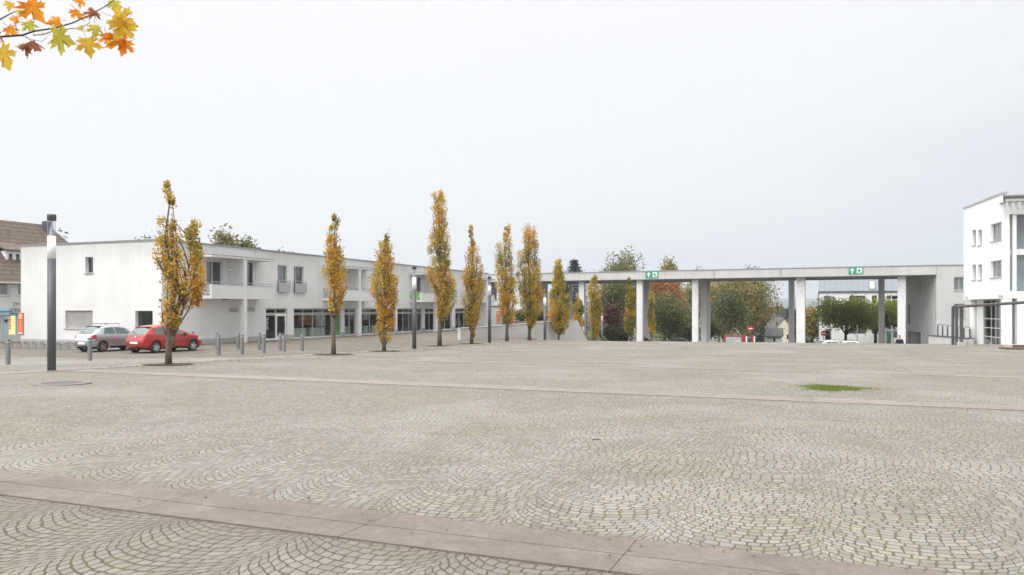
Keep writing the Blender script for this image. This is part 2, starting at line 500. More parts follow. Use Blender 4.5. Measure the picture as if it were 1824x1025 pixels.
# ------------------------------------------------------------------ mesh builder
class MB:
    def __init__(s):
        s.v, s.f, s.m, s.M = [], [], [], None

    def add(s, vs, fs, mi=0):
        o = len(s.v)
        if s.M is not None:
            vs = [tuple(s.M @ Vector(p)) for p in vs]
        s.v += [tuple(p) for p in vs]
        s.f += [tuple(i + o for i in f) for f in fs]
        s.m += [mi] * len(fs)
        return s

    def box(s, x0, x1, y0, y1, z0, z1, mi=0):
        return s.add([(x0, y0, z0), (x1, y0, z0), (x1, y1, z0), (x0, y1, z0), (x0, y0, z1), (x1, y0, z1), (x1, y1, z1), (x0, y1, z1)],
                     [(0, 3, 2, 1), (4, 5, 6, 7), (0, 1, 5, 4), (1, 2, 6, 5), (2, 3, 7, 6), (3, 0, 4, 7)], mi)

    def prism(s, poly, z0, z1, mi=0):
        n = len(poly)
        vs = [(p[0], p[1], z0) for p in poly] + [(p[0], p[1], z1) for p in poly]
        fs = [tuple(range(n - 1, -1, -1)), tuple(range(n, 2 * n))]
        fs += [(i, (i + 1) % n, n + (i + 1) % n, n + i) for i in range(n)]
        return s.add(vs, fs, mi)

    def slabxz(s, poly, y0, y1, mi=0):
        """outline in x,z given a thickness in y"""
        n = len(poly)
        vs = [(p[0], y0, p[1]) for p in poly] + [(p[0], y1, p[1]) for p in poly]
        fs = [tuple(range(n)), tuple(range(2 * n - 1, n - 1, -1))]
        fs += [((i + 1) % n, i, n + i, n + (i + 1) % n) for i in range(n)]
        return s.add(vs, fs, mi)

    def lathe(s, prof, n=20, c=(0, 0, 0), mi=0):
        vs, fs = [], []
        k = len(prof)
        for i in range(n):
            a = 2 * math.pi * i / n
            for r, z in prof:
                vs.append((c[0] + r * math.cos(a), c[1] + r * math.sin(a), c[2] + z))
        for i in range(n):
            j = (i + 1) % n
            for q in range(k - 1):
                fs.append((i * k + q, j * k + q, j * k + q + 1, i * k + q + 1))
        return s.add(vs, fs, mi)

    def cyl(s, c, r, z0, z1, n=16, mi=0):
        return s.lathe([(0.0001, z0), (r, z0), (r, z1), (0.0001, z1)], n, (c[0], c[1], 0), mi)

    def tube(s, pts, rad, n=6, mi=0, cap=True):
        pts = [Vector(p) for p in pts]
        if isinstance(rad, (int, float)):
            rad = [rad] * len(pts)
        vs, fs = [], []
        ref = Vector((.31, .17, .93))
        for i, p in enumerate(pts):
            t = (pts[min(i + 1, len(pts) - 1)] - pts[max(i - 1, 0)])
            t = t.normalized() if t.length > 1e-9 else Vector((0, 0, 1))
            a = t.cross(ref)
            if a.length < 1e-3:
                a = t.cross(Vector((1, 0, 0)))
            a.normalize()
            b = t.cross(a)
            for k in range(n):
                q = 2 * math.pi * k / n
                vs.append(tuple(p + (a * math.cos(q) + b * math.sin(q)) * rad[i]))
        for i in range(len(pts) - 1):
            for k in range(n):
                k2 = (k + 1) % n
                fs.append((i * n + k, (i + 1) * n + k, (i + 1) * n + k2, i * n + k2))
        if cap:
            fs.append(tuple(range(n)))
            fs.append(tuple((len(pts) - 1) * n + k for k in range(n - 1, -1, -1)))
        return s.add(vs, fs, mi)

    def panel(s, x0, x1, z0, z1, holes=(), depth=.25, y=0.0, mi=0, rm=None):
        """wall front in the x-z plane with openings and their reveals"""
        rm = mi if rm is None else rm
        hs = [(max(x0, a), min(x1, b), max(z0, c), min(z1, d)) for a, b, c, d in holes]
        hs = [h for h in hs if h[0] < h[1] and h[2] < h[3]]
        xs = sorted({x0, x1, *[h[0] for h in hs], *[h[1] for h in hs]})
        zs = sorted({z0, z1, *[h[2] for h in hs], *[h[3] for h in hs]})
        for i in range(len(xs) - 1):
            j = 0
            while j < len(zs) - 1:
                cx = (xs[i] + xs[i + 1]) / 2
                ins = lambda jj: any(h[0] < cx < h[1] and h[2] < (zs[jj] + zs[jj + 1]) / 2 < h[3] for h in hs)
                if ins(j):
                    j += 1
                    continue
                k = j
                while k + 1 < len(zs) - 1 and not ins(k + 1):
                    k += 1
                s.add([(xs[i], y, zs[j]), (xs[i + 1], y, zs[j]), (xs[i + 1], y, zs[k + 1]), (xs[i], y, zs[k + 1])], [(0, 1, 2, 3)], mi)
                j = k + 1
        for a, b, c, d in hs:
            s.add([(a, y, c), (b, y, c), (b, y, d), (a, y, d), (a, y + depth, c), (b, y + depth, c), (b, y + depth, d), (a, y + depth, d)],
                  [(0, 4, 5, 1), (1, 5, 6, 2), (2, 6, 7, 3), (3, 7, 4, 0)], rm)
        return s

    def build(s, name, mats, parent=None, bevel=0.0, smooth=False, rot=None, loc=None):
        me = bpy.data.meshes.new(name)
        zoff = 0.0
        root = parent
        while root is not None and root.parent is not None:
            root = root.parent
        if root is not None:
            zoff = root.get('_z', 0.0)
        vs = [(a, b, c - zoff) for a, b, c in s.v] if zoff else s.v
        me.from_pydata(vs, [], s.f)
        mats = mats if isinstance(mats, (list, tuple)) else [mats]
        for q in mats:
            me.materials.append(M[q] if isinstance(q, str) else q)
        if len(mats) > 1:
            me.polygons.foreach_set('material_index', s.m)
        if smooth:
            me.polygons.foreach_set('use_smooth', [True] * len(me.polygons))
        me.update()
        o = bpy.data.objects.new(name, me)
        COL.objects.link(o)
        if bevel:
            b = o.modifiers.new('bevel', 'BEVEL')
            b.width = bevel
            b.segments = 2
            b.limit_method = 'ANGLE'
        if parent is not None:
            o.parent = parent
        if rot is not None:
            o.rotation_euler = rot
        if loc is not None:
            o.location = loc
        return o


def tag(o, label, cat, group=None, kind=None):
    if label:
        o['label'] = label
    if cat:
        o['category'] = cat
    if group:
        o['group'] = group
    if kind:
        o['kind'] = kind
    return o


def thing(name, label, cat, loc=(0, 0, 0), rz=0.0, group=None, worldz=False):
    """an Empty at the thing's base; with worldz its parts are given world heights"""
    o = bpy.data.objects.new(name, None)
    o.empty_display_size = .3
    COL.objects.link(o)
    o.location = loc
    o.rotation_euler = (0, 0, rz)
    if worldz:
        o['_z'] = loc[2]
    return tag(o, label, cat, group)


def dup(root, loc, rz, label, group=None):
    r = root.copy()
    COL.objects.link(r)
    r.location = loc
    r.rotation_euler = (0, 0, rz)
    r['label'] = label
    if group:
        r['group'] = group
    for ch in list(root.children):
        c = ch.copy()
        COL.objects.link(c)
        c.parent = r
        for g in list(ch.children):
            q = g.copy()
            COL.objects.link(q)
            q.parent = c
    return r


def struct(o):
    o['kind'] = 'structure'
    return o


class Plane:
    """vertical plane through O along D; local x along D, y inward, z up"""

    def __init__(s, O, D):
        s.O = Vector((O[0], O[1]))
        s.D = Vector((D[0], D[1])).normalized()
        s.rz = math.atan2(s.D.y, s.D.x)

    def at(s, px, off=0.0):
        r = Vector(((px - CX) / F, 1.0))
        N = Vector((-s.D.y, s.D.x))
        O = s.O + N * off
        den = r.x * s.D.y - r.y * s.D.x
        d = (O.x * s.D.y - O.y * s.D.x) / den
        p = r * d
        return (p - O).dot(s.D), d

    def x(s, px, off=0.0):
        return s.at(px, off)[0]

    def z(s, px, py, off=0.0):
        return Zp(py, s.at(px, off)[1])

    def w(s, x, y=0.0):
        N = Vector((-s.D.y, s.D.x))
        p = s.O + s.D * x + N * y
        return p.x, p.y


def text_mesh(name, body, size, mat, parent, mtx, depth=.004):
    cu = bpy.data.curves.new(name, 'FONT')
    cu.body = body
    cu.size = size
    cu.extrude = depth
    cu.align_x = 'CENTER'
    cu.align_y = 'CENTER'
    tmp = bpy.data.objects.new(name + '_tmp', cu)
    COL.objects.link(tmp)
    dg = bpy.context.evaluated_depsgraph_get()
    me = bpy.data.meshes.new_from_object(tmp.evaluated_get(dg))
    bpy.data.objects.remove(tmp)
    me.transform(mtx)
    me.materials.clear()
    me.materials.append(M[mat])
    o = bpy.data.objects.new(name, me)
    COL.objects.link(o)
    o.parent = parent
    return o

# ------------------------------------------------------------------ ground
def sheet(name, us, vs, mat, dz=0.0, keep=None, thick=0.0):
    us = np.asarray(us, float)
    vs = np.asarray(vs, float)
    U, V = np.meshgrid(us, vs)
    Z = EYE + relz(U, V) + dz
    n, k = len(us), len(vs)
    vv = [(float(a), float(b), float(c)) for a, b, c in zip(U.ravel(), V.ravel(), Z.ravel())]
    ff = []
    for j in range(k - 1):
        for i in range(n - 1):
            if keep is None or keep((us[i] + us[i + 1]) / 2, (vs[j] + vs[j + 1]) / 2):
                ff.append((j * n + i, j * n + i + 1, (j + 1) * n + i + 1, (j + 1) * n + i))
    mb = MB()
    mb.add(vv, ff)
    if thick:
        ring = [i for i in range(n)] + [j * n + n - 1 for j in range(1, k)] + [(k - 1) * n + i for i in range(n - 2, -1, -1)] + [j * n for j in range(k - 2, 0, -1)]
        lo = [(vv[i][0], vv[i][1], vv[i][2] - thick) for i in ring]
        o = len(mb.v)
        mb.v += lo
        m = len(ring)
        for a in range(m):
            b = (a + 1) % m
            mb.f.append((ring[b], ring[a], o + a, o + b))
            mb.m.append(0)
    o = mb.build(name, mat, rot=(0, 0, -TH))
    return struct(o)


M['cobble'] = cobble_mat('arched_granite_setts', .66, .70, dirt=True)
M['cobble_pave'] = cobble_mat('brownish_setts', .35, .50, 1.3)
M['cobble_lane'] = cobble_mat('grey_lane_setts', .15, .74, -.6, size=.10, lane=True)
M['slab'] = slab_mat('pinkish_kerb_slabs', (.225, .187, .160), 1.92, -.73)
M['slab2'] = slab_mat('pinkish_kerb_slabs_far', (.295, .254, .225), 1.92, .2)
M['slab_v'] = slab_mat('pinkish_kerb_slabs_along', (.285, .25, .222), 1.92, .2, axis=1)

us = np.concatenate([np.arange(-76, -26, 1.0), np.arange(-26, -18, .5), np.arange(-18, 47, 1.0)])
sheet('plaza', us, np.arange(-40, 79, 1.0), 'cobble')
pav = sheet('pavement', np.arange(-75.5, -21.8, .5), np.arange(26.8, 78.6, .5), 'cobble_pave', .004)
sheet('lane', np.arange(-75.5, -18.0, .5), np.arange(18.6, 25.9, .5), 'cobble_lane', .004,
      keep=lambda u, v: u < -22.5 + 1.1 * (v - 21.5) - .5 and not (-21.45 < u < -20.4))
uk = np.arange(-60, 46, .5)
sheet('stone_strip', uk, [4.60, 4.955], 'slab', .012, thick=.05)
sheet('stone_strip', uk, [4.967, 5.33], 'slab', .012, thick=.05)
ur = np.arange(-20.3, 46, .5)
for v0, v1 in ((16.18, 16.62), (16.63, 17.05), (26.2, 26.75), (37.9, 38.4), (48.9, 49.4)):
    sheet('stone_strip', ur, [v0, v1], 'slab2', .012, thick=.05)
sheet('stone_strip', np.arange(-46, -21.4, .5), [25.95, 26.45], 'slab2', .012, thick=.05)
sheet('stone_strip', [-21.35, -20.9], np.arange(5.4, 51, .5), 'slab_v', .010, thick=.05)
sheet('stone_strip', [-20.88, -20.45], np.arange(5.4, 51, .5), 'slab_v', .010, thick=.05)

# terrain: one sheet to the horizon, falling away behind the plaza and rising again to far hills
TV = [-9000, 60, 78, 105, 140, 250, 500, 1200, 2500, 4200, 5400, 9500]
TZ = [-4.6, -4.6, -4.5, -5.3, -8, -14, -15, -16, -10, 30, 78, 60]


def terr(x, y):
    u, v = UVc(x, y)
    z = float(np.interp(v, TV, TZ))
    far = min(1, max(0, (v - 1500) / 3000))
    z += far * 30 * mnoise.noise((x / 1500, y / 1500, 2.2)) + far * 8 * mnoise.noise((x / 400, y / 400, 5.2))
    return z + EYE


mb = MB()
rings = [0, 15, 30, 45, 60, 75, 90, 105, 120, 140, 165, 200, 250, 320, 420, 560, 750, 1000, 1300, 1700, 2200, 2800, 3300, 3800, 4300, 4800, 5300, 5800, 6400, 7000]
NA = 120
vs, fs = [], []
for r in rings:
    for k in range(NA):
        a = 2 * math.pi * k / NA
        x, y = r * math.cos(a), 30 + r * math.sin(a)
        vs.append((x, y, terr(x, y)))
for i in range(len(rings) - 1):
    for k in range(NA):
        k2 = (k + 1) % NA
        fs.append((i * NA + k, (i + 1) * NA + k, (i + 1) * NA + k2, i * NA + k2))
mb.add(vs, fs)
m, nt, bs = new_mat('wooded_land')
co = objco(nt)
c = mixc(nt, mrange(nt, noi(nt, co, .012, 4), .4, .6), (.035, .048, .022), (.10, .115, .045))
c = mixc(nt, mrange(nt, noi(nt, co, .0022, 3), .45, .62), c, (.055, .060, .03))
nt.links.new(c, bs.inputs['Base Color'])
bs.inputs['Roughness'].default_value = 1
bs.inputs['Specular IOR Level'].default_value = 0
M['land'] = m
struct(mb.build('terrain', 'land', smooth=True))
# road and forecourt beyond the gate
mb = MB()
vs, fs = [], []
uu = list(range(-36, 41, 4))
vv = [78.5, 84, 90, 96, 102, 106]
for v in vv:
    for u in uu:
        x, y = W(u, v)
        vs.append((x, y, terr(x, y) + .06))
for j in range(len(vv) - 1):
    for i in range(len(uu) - 1):
        n = len(uu)
        fs.append((j * n + i, j * n + i + 1, (j + 1) * n + i + 1, (j + 1) * n + i))
mb.add(vs, fs)
struct(mb.build('road', 'asphalt'))

# ------------------------------------------------------------------ left building
ZG = EYE - 2.33          # level of the pavement along the buildings
ZT = EYE + 4.30          # roof edge
A = Plane(W(-37.8, 37), (ST, CT))
LA = A.x(868)
root = thing('shop_building', 'long white two storey building with flat roof, balconies and ground floor shop fronts', 'building', (*W(-37.8, 37), ZG), A.rz, worldz=True)
LEFT = root
fx, fz = A.x, A.z
holes = []
sunits = [(473.7, 512, 2), (523.5, 608, 5), (614, 634, 2), (644.5, 705, 4), (708, 752, 4), (757, 775, 2), (782, 805, 2), (811, 836, 3)]
ZS = EYE + .02
for a, b, n in sunits:
    holes.append((fx(a), fx(b), ZG + .06, ZS))
french = [(494.5, 511.5), (523.5, 541)]
FZ0, FZ1 = A.z(503, 522), A.z(503, 473)
for a, b in french:
    holes.append((fx(a), fx(b), FZ0, FZ1))
extra = [x0 for x0 in (fx(541) + 10.3, fx(541) + 12.1, fx(541) + 24.2, fx(541) + 26.0)]
for x0 in extra:
    holes.append((x0, x0 + 1.15, FZ0, FZ1))
BAL = [(2.81, 8.91, 5.97), (16.75, 23.1, 20.2), (31.2, 37.4, 34.4), (44.2, 49.6, 47.2)]
ZB0 = A.z(434, 533, -1.3)
ZB1 = A.z(380, 507, -1.3)
ZC0 = A.z(380, 457.6, -1.3)
doors = []
for x0, x1, xc in BAL:
    doors.append((x0 + .95, x0 + 2.45, ZB0 + .2, ZC0 - .14))
    doors.append((xc + 1.62, xc + 2.35, ZB0 + .2, ZC0 - .10))
holes += doors
vents = [(fx(340 + 500 / 7.32), fx(340 + 620 / 7.32), A.z(415, 420 + 998 / 7.32), A.z(415, 420 + 940 / 7.32)),
         (fx(340 + 733 / 7.32), fx(340 + 830 / 7.32), A.z(445, 420 + 992 / 7.32), A.z(445, 420 + 936 / 7.32))]
holes += vents
mb = MB()
mb.panel(0, LA, ZG - .5, ZT - .10, holes, .24)
# end wall facing the camera
EM = Matrix(((0, 1, 0, 0), (-1, 0, 0, 11.4), (0, 0, 1, 0), (0, 0, 0, 1)))
E = Plane(W(-49.2, 37), (CT, -ST))
ex = E.x
ewins = [(ex(152), ex(166), E.z(160, 487), E.z(160, 458)), (ex(116), ex(165), E.z(140, 585), E.z(140, 553.5)), (ex(241), ex(272), E.z(256, 587), E.z(256, 554))]
mb.M = EM
mb.panel(-.99, 11.4, ZG - .5, ZT - .10, ewins, .26)
mb.M = None
# back, far end and roof
mb.add([(0, 12.39, ZG - .5), (LA, 12.39, ZG - .5), (LA, 12.39, ZT - .1), (0, 12.39, ZT - .1), (LA, 0, ZG - .5), (LA, 0, ZT - .1)],
       [(1, 0, 3, 2), (1, 2, 5, 4)])
mb.add([(.2, .2, ZT - .25), (LA - .2, .2, ZT - .25), (LA - .2, 12.2, ZT - .25), (.2, 12.2, ZT - .25)], [(0, 1, 2, 3)])
mb.build('wall', 'white_weathered', root)
mb = MB()
mb.box(-.06, LA + .3, -.06, .34, ZT - .10, ZT)
mb.box(-.06, .34, .342, 12.45, ZT - .102, ZT - .002)
mb.box(.342, LA, 12.05, 12.45, ZT - .104, ZT - .004)
mb.build('roof_edge', 'trim', root)
mb = MB()
segs = []
xs = [0.0] + [t for a, b, n in sunits for t in (fx(a), fx(b))] + [LA - .1]
for i in range(0, len(xs), 2):
    MB().box(xs[i], xs[i + 1], -.018, .05, ZG - .3, ZG + .34).build('plinth', 'plinth', root)
mb.M = EM
mb.box(-.99, 11.38, -.018, .05, ZG - .3, ZG + .30)
mb.build('plinth', 'plinth', root)


def window(parent, x0, x1, z0, z1, y=.16, fr=.07, bars=(), hb=(), frame='dark_frame', glass='glass', name='window', back=None, backd=.5, xf=None, sill=None):
    """frame part with its panes; something behind the glass so that it is not a hole"""
    mb = MB()
    mb.M = xf
    t = .06
    mb.box(x0, x1, y, y + t, z0, z0 + fr)
    mb.box(x0, x1, y, y + t, z1 - fr, z1)
    mb.box(x0, x0 + fr, y + .001, y + t - .001, z0 + fr, z1 - fr)
    mb.box(x1 - fr, x1, y + .001, y + t - .001, z0 + fr, z1 - fr)
    for b in bars:
        mb.box(b - fr / 2, b + fr / 2, y + .002, y + t - .002, z0 + fr, z1 - fr)
    for h in hb:
        mb.box(x0 + fr, x1 - fr, y + .004, y + t - .004, h - fr / 2, h + fr / 2)
    f = mb.build(name, frame, parent)
    g = MB()
    g.M = xf
    yy = y + t / 2
    g.add([(x0 + fr / 2, yy, z0 + fr / 2), (x1 - fr / 2, yy, z0 + fr / 2), (x1 - fr / 2, yy, z1 - fr / 2), (x0 + fr / 2, yy, z1 - fr / 2)], [(0, 1, 2, 3)])
    g.build('pane', glass, f)
    if back:
        g = MB()
        g.M = xf
        yb = y + backd
        e = .6 if backd > .2 else 0
        vs = [(x0, y + t, z0), (x1, y + t, z0), (x1, y + t, z1), (x0, y + t, z1), (x0 - e, yb, z0 - e), (x1 + e, yb, z0 - e), (x1 + e, yb, z1 + e), (x0 - e, yb, z1 + e)]
        g.add(vs, [(4, 5, 6, 7), (0, 1, 5, 4), (1, 2, 6, 5), (2, 3, 7, 6), (3, 0, 4, 7)])
        g.build('blind' if 'curtain' in back else 'interior', back, f)
    if sill:
        g = MB()
        g.M = xf
        g.box(x0 - .05, x1 + .05, -.06, y - .002, z0 - .05, z0 - .002)
        g.build('sill', sill, f)
    return f


# end wall openings
x0, x1, z0, z1 = ewins[0]
window(root, x0, x1, z0, z1, .20, .06, xf=EM, back='dark_in', backd=1.0, sill='alu', frame='alu')
x0, x1, z0, z1 = ewins[1]
mb = MB()
mb.M = EM
mb.box(x0, x1, .12, .18, z0, z1)
f = mb.build('roller_shutter', 'shutter', root)
mb = MB()
mb.M = EM
mb.box(x0 - .06, x1 + .06, -.07, .11, z0 - .07, z0 - .003)
mb.build('sill', 'stone_pale', f)
x0, x1, z0, z1 = ewins[2]
window(root, x0, x1, z0, z1, .22, .05, xf=EM, back='dark_in', backd=1.5, frame='dark_frame', glass='glass')

# shop fronts
ZTR = EYE - .36
for a, b, n in sunits:
    x0, x1, z0 = fx(a), fx(b), ZG + .06
    st = (x1 - x0) / n
    bars = [x0 + st * i for i in range(1, n)]
    f = window(root, x0, x1, z0, ZS, .12, .075, bars, [ZTR, ZTR - .11], 'alu_light' if n < 3 else 'alu', 'shop_glass', 'shop_front')
    mb = MB()
    mb.box(x0 + .02, x1 - .02, .10, .12, ZS - .10, ZS - .01)
    mb.build('blind_box', 'alu', f)
# a door in the first unit
x0, x1 = fx(493), fx(511)
mb = MB()
for q in (x0, x1 - .13):
    mb.box(q, q + .13, .075, .118, ZG + .08, ZTR - .06)
mb.box(x0 + .13, x1 - .13, .078, .118, ZTR - .20, ZTR - .06)
mb.box(x0 + .13, x1 - .13, .078, .118, ZG + .08, ZG + .24)
dr = mb.build('shop_door', 'signwhite', root)
mb = MB()
mb.tube([(x1 - .2, .03, ZG + .85), (x1 - .2, .03, ZG + 1.35)], .018)
mb.build('handle', 'steel', dr)
# green film pane
x0, x1 = fx(593.5), fx(607)
mb = MB()
mb.box(x0, x1, .158, .164, ZG + .15, ZTR - .12)
mb.build('green_door_film', 'greenfilm', root)
# rooms behind
mb = MB()
xa, xb = fx(473) - .3, fx(836) + .6
vs = [(xa, .3, ZG + .05), (xb, .3, ZG + .05), (xb, 6, ZG + .05), (xa, 6, ZG + .05), (xa, .3, ZS + .3), (xb, .3, ZS + .3), (xb, 6, ZS + .3), (xa, 6, ZS + .3)]
mb.add(vs, [(4, 7, 6, 5), (2, 3, 7, 6), (1, 2, 6, 5), (0, 4, 7, 3)])
for q in (517, 611, 640, 706.5, 755, 778, 808):
    q = fx(q)
    mb.box(q - .12, q + .12, .3, 5.9, ZG + .08, ZS + .28)
mb.add(vs[:4], [(0, 1, 2, 3)], 1)
# shelving and counters deep in the rooms
rr = random.Random(3)
for i in range(26):
    q = xa + 1 + rr.random() * (xb - xa - 2)
    w = .5 + rr.random() * 1.2
    y = 1.5 + rr.random() * 3.5
    mb.box(q, q + w, y, y + .4, ZG + .07, ZG + .8 + rr.random() * 1.1, 2 + rr.randrange(3))
mb.build('shop_interior', ['room', 'room_floor', 'alu', 'wood_dark', 'dark_in'], root)
mb = MB()
for i in range(3):
    mb.box(fx(524.5), fx(535), .9, 1.2, ZG + .25 + i * .7, ZG + .75 + i * .7)
mb.build('goods_shelf', 'shelf_amber', root)

for q in (fx(455), fx(567), fx(722)):
    MB().box(q - .012, q + .012, -.003, .002, ZS + .2, ZT - .12).build('expansion_joint', 'plinth', root)
# french windows with railings
fl = [(fx(a), fx(b)) for a, b in french] + [(x, x + 1.15) for x in extra]
for i, (x0, x1) in enumerate(fl):
    f = window(root, x0, x1, FZ0, FZ1, .14, .07, [x0 + .30 * (x1 - x0) if i % 2 else x1 - .3 * (x1 - x0)], (), 'alu', 'glass', 'french_window', 'curtain' if i % 2 == 0 else 'dark_in', .13 if i % 2 == 0 else .8)
    mb = MB()
    zt, zb = FZ0 + .92, FZ0 + .06
    mb.tube([(x0 - .1, -.02, zt), (x0 - .1, -.20, zt), (x1 + .1, -.20, zt), (x1 + .1, -.02, zt)], .022)
    mb.tube([(x0 - .1, -.02, zb), (x0 - .1, -.20, zb), (x1 + .1, -.20, zb), (x1 + .1, -.02, zb)], .018)
    mb.box(x0 - .09, x1 + .09, -.205, -.195, zb + .02, zt - .16)
    mb.box(x0 - .11, x0 - .08, -.22, -.18, zb, zt)
    mb.box(x1 + .08, x1 + .11, -.22, -.18, zb, zt)
    mb.build('balcony_railing', 'alu', root)

# balconies
for i, (x0, x1, xc) in enumerate(BAL):
    mb = MB()
    mb.box(x0, x1, -1.30, -.003, ZB0, ZB0 + .20)
    mb.box(x0, x1, -1.30, -1.16, ZB0 + .202, ZB1)
    mb.box(x1 - .14, x1, -1.158, -.004, ZB0 + .202, ZB1 - .002)
    b = mb.build('balcony', 'white', root)
    mb = MB()
    mb.box(x0, x1, -1.32, -1.14, ZB1 + .001, ZB1 + .03)
    mb.tube([(x0 + .05, -1.23, ZB1 + .17), (x1 - .05, -1.23, ZB1 + .17)], .025)
    for k in range(7):
        q = x0 + .1 + k * (x1 - x0 - .2) / 6
        mb.box(q - .012, q + .012, -1.24, -1.22, ZB1 + .03, ZB1 + .16)
    mb.build('handrail', 'alu', b)
    mb = MB()
    mb.tube([(x0 + .02, -1.15, ZB1 + .1), (x0 + .02, -.03, ZB1 + .1)], .022)
    mb.box(x0 + .012, x0 + .028, -1.14, -.04, ZB0 + .27, ZB1 + .02)
    mb.build('side_panel', 'screen_leaf' if i == 2 else 'alu', b)
    mb = MB()
    mb.box(x0 - .06, x1 + .02, -1.36, -.005, ZC0, ZC0 + .13)
    c = mb.build('canopy', 'white', root)
    mb = MB()
    mb.box(x0 - .08, x1 + .04, -1.38, -.012, ZC0 + .132, ZC0 + .165)
    mb.build('roof_edge', 'trim', c)
    mb = MB()
    mb.box(xc - .16, xc + .16, -1.33, -1.01, ZG - .3, ZC0 - .002)
    mb.box(xc - .10, xc + .10, -1.008, -.006, ZB0 + .21, ZC0 - .004)
    mb.build('column', 'white', root)
    if i == 0:
        mb = MB()
        mb.lathe([(.001, -.09), (.10, -.07), (.12, 0), (.10, .07), (.001, .09)], 12, (x0 + 3.0, -.1, (ZB1 + ZC0) / 2 + .2))
        mb.build('wall_lamp', 'signwhite', root, smooth=True)
        mb = MB()
        mb.box(xc - 1.4, xc - 1.1, -.75, -.55, ZB0 - .06, ZB0 - .003)
        mb.build('ceiling_lamp', 'dark_frame', b)
    for k in (0, 1):
        d = doors[2 * i + k]
        window(root, d[0], d[1], d[2], d[3], .12, .075, [(d[0] + d[1]) / 2 - .1] if k == 0 else (), [d[2] + .75] if k == 0 else (), 'alu_light' if k == 0 else 'dark_frame', 'glass', 'balcony_door', 'room' if k == 0 else 'dark_in', 1.0)
for x0, x1, z0, z1 in vents:
    mb = MB()
    mb.box(x0, x1, .06, .10, z0, z1)
    for k in range(5):
        z = z0 + (k + .5) * (z1 - z0) / 5
        mb.box(x0 + .01, x1 - .01, .02, .058, z - .025, z + .012)
    mb.build('vent_grille', 'alu', root)

# display boxes, posters in the shop windows (they stand or hang inside)
for k, (px, w) in enumerate(((533.5, .9), (547.5, 1.15), (568, .8), (581.5, 1.2), (625, .75), (631, .5), (661, .7), (676, .8))):
    x = fx(px)
    cx, cy = A.w(x, .75)
    t = thing('display_box', 'pale green box inside the shop window, %s' % (
        'narrow one beside the amber shelf', 'wide one beneath the dark red poster', 'narrow one beneath the grey poster', 'wide one next to the green door',
        'one in the narrow window left of a column', 'small one touching the column edge', 'left one in the four pane window', 'right one in the four pane window')[k], 'box',
        (cx, cy, ZG + .12), A.rz, 'pale green boxes in the shop windows')
    mb = MB()
    mb.box(-w / 2, w / 2, -.2, .2, 0, .60)
    mb.build('box_body', 'planter', t, .015)
    mb = MB()
    mb.box(-w / 2 - .02, w / 2 + .02, -.22, .22, .602, .66)
    mb.build('lid', 'planter', t, .01)
for k, (px0, px1, y0, y1, mt, lab) in enumerate(((541.5, 572, 561, 579.5, 'poster_red', 'dark red poster hanging inside the five pane shop window'),
                                              (573, 590, 562, 582, 'poster_grey', 'grey poster hanging beside the dark red one'),
                                              (475, 481.5, 566, 588, 'pinkporter' if False else 'pinkposter', 'pale pink notice taped inside the first shop window'))):
    x0, x1 = fx(px0), fx(px1)
    z0, z1 = A.z((px0 + px1) / 2, y1), A.z((px0 + px1) / 2, y0)
    yy = .55 if k < 2 else .172
    cx, cy = A.w((x0 + x1) / 2, yy)
    t = thing('poster', lab, 'poster', (cx, cy, z0), A.rz)
    w = x1 - x0
    mb = MB()
    mb.box(-w / 2, w / 2, 0, .012, 0, z1 - z0)
    mb.build('sheet', mt, t)
    if k == 2:
        mb = MB()
        h = z1 - z0
        for zz, ww in ((.72, .20), (.66, .20), (.40, .06), (.34, .16), (.22, .18)):
            mb.box(-ww, -.03, -.006, -.001, h * zz, h * zz + .035)
            mb.box(.03, ww, -.006, -.001, h * zz, h * zz + .035)
        mb.build('lettering', 'ink', t)
    else:
        mb = MB()
        mb.tube([(-w / 2, .006, z1 - z0 + .01), (w / 2, .006, z1 - z0 + .01)], .012)
        mb.build('hanging_rail', 'alu', t)


simple_sign = simple('sign_pale_lettering', (.86, .52, .38), .5, 0, .05, 4)


def orange_sign(x, y, z, rz, w, h, label, ring_on=True):
    t = thing('wall_sign', label, 'sign', (x, y, z), rz, 'upright orange signs on the walls')
    mb = MB()
    mb.box(-w / 2, w / 2, -.06, -.004, 0, h)
    mb.build('panel', 'orange', t, .008)
    mb = MB()
    mb.box(-w / 2 + .04, w / 2 - .04, -.068, -.061, .05, .14)
    mb.build('white_line', 'signwhite', t)
    mb = MB()
    n = 24
    c = (0, h - w * .5)
    ring = [(c[0] + w * .30 * math.cos(6.2832 * k / n), c[1] + w * .30 * math.sin(6.2832 * k / n)) for k in range(n)]
    mb.slabxz(ring[::-1], -.070, -.061)
    if not ring_on:
        MB().box(-w / 2 - .25, -w / 2, -.05, -.01, h * .2, h * .26).box(-w / 2 - .25, -w / 2, -.05, -.01, h * .8, h * .86).build('bracket', 'alu', t)
    rg = mb.build('round_emblem', 'signwhite' if ring_on else simple_sign, t)
    mb = MB()
    ring = [(c[0] + w * .15 * math.cos(6.2832 * k / n), c[1] + w * .15 * math.sin(6.2832 * k / n)) for k in range(n)]
    mb.slabxz(ring[::-1], -.078, -.071)
    mb.build('emblem_dot', 'orange', rg)
    mb = MB()
    r = random.Random(int(h * 100))
    z = .25
    while z < h - w - .15:
        hh = .05 + r.random() * .05
        mb.box(-w * .14, w * .14, -.066, -.061, z, z + hh)
        z += hh + .035
    mb.build('lettering', simple_sign, t)
    return t



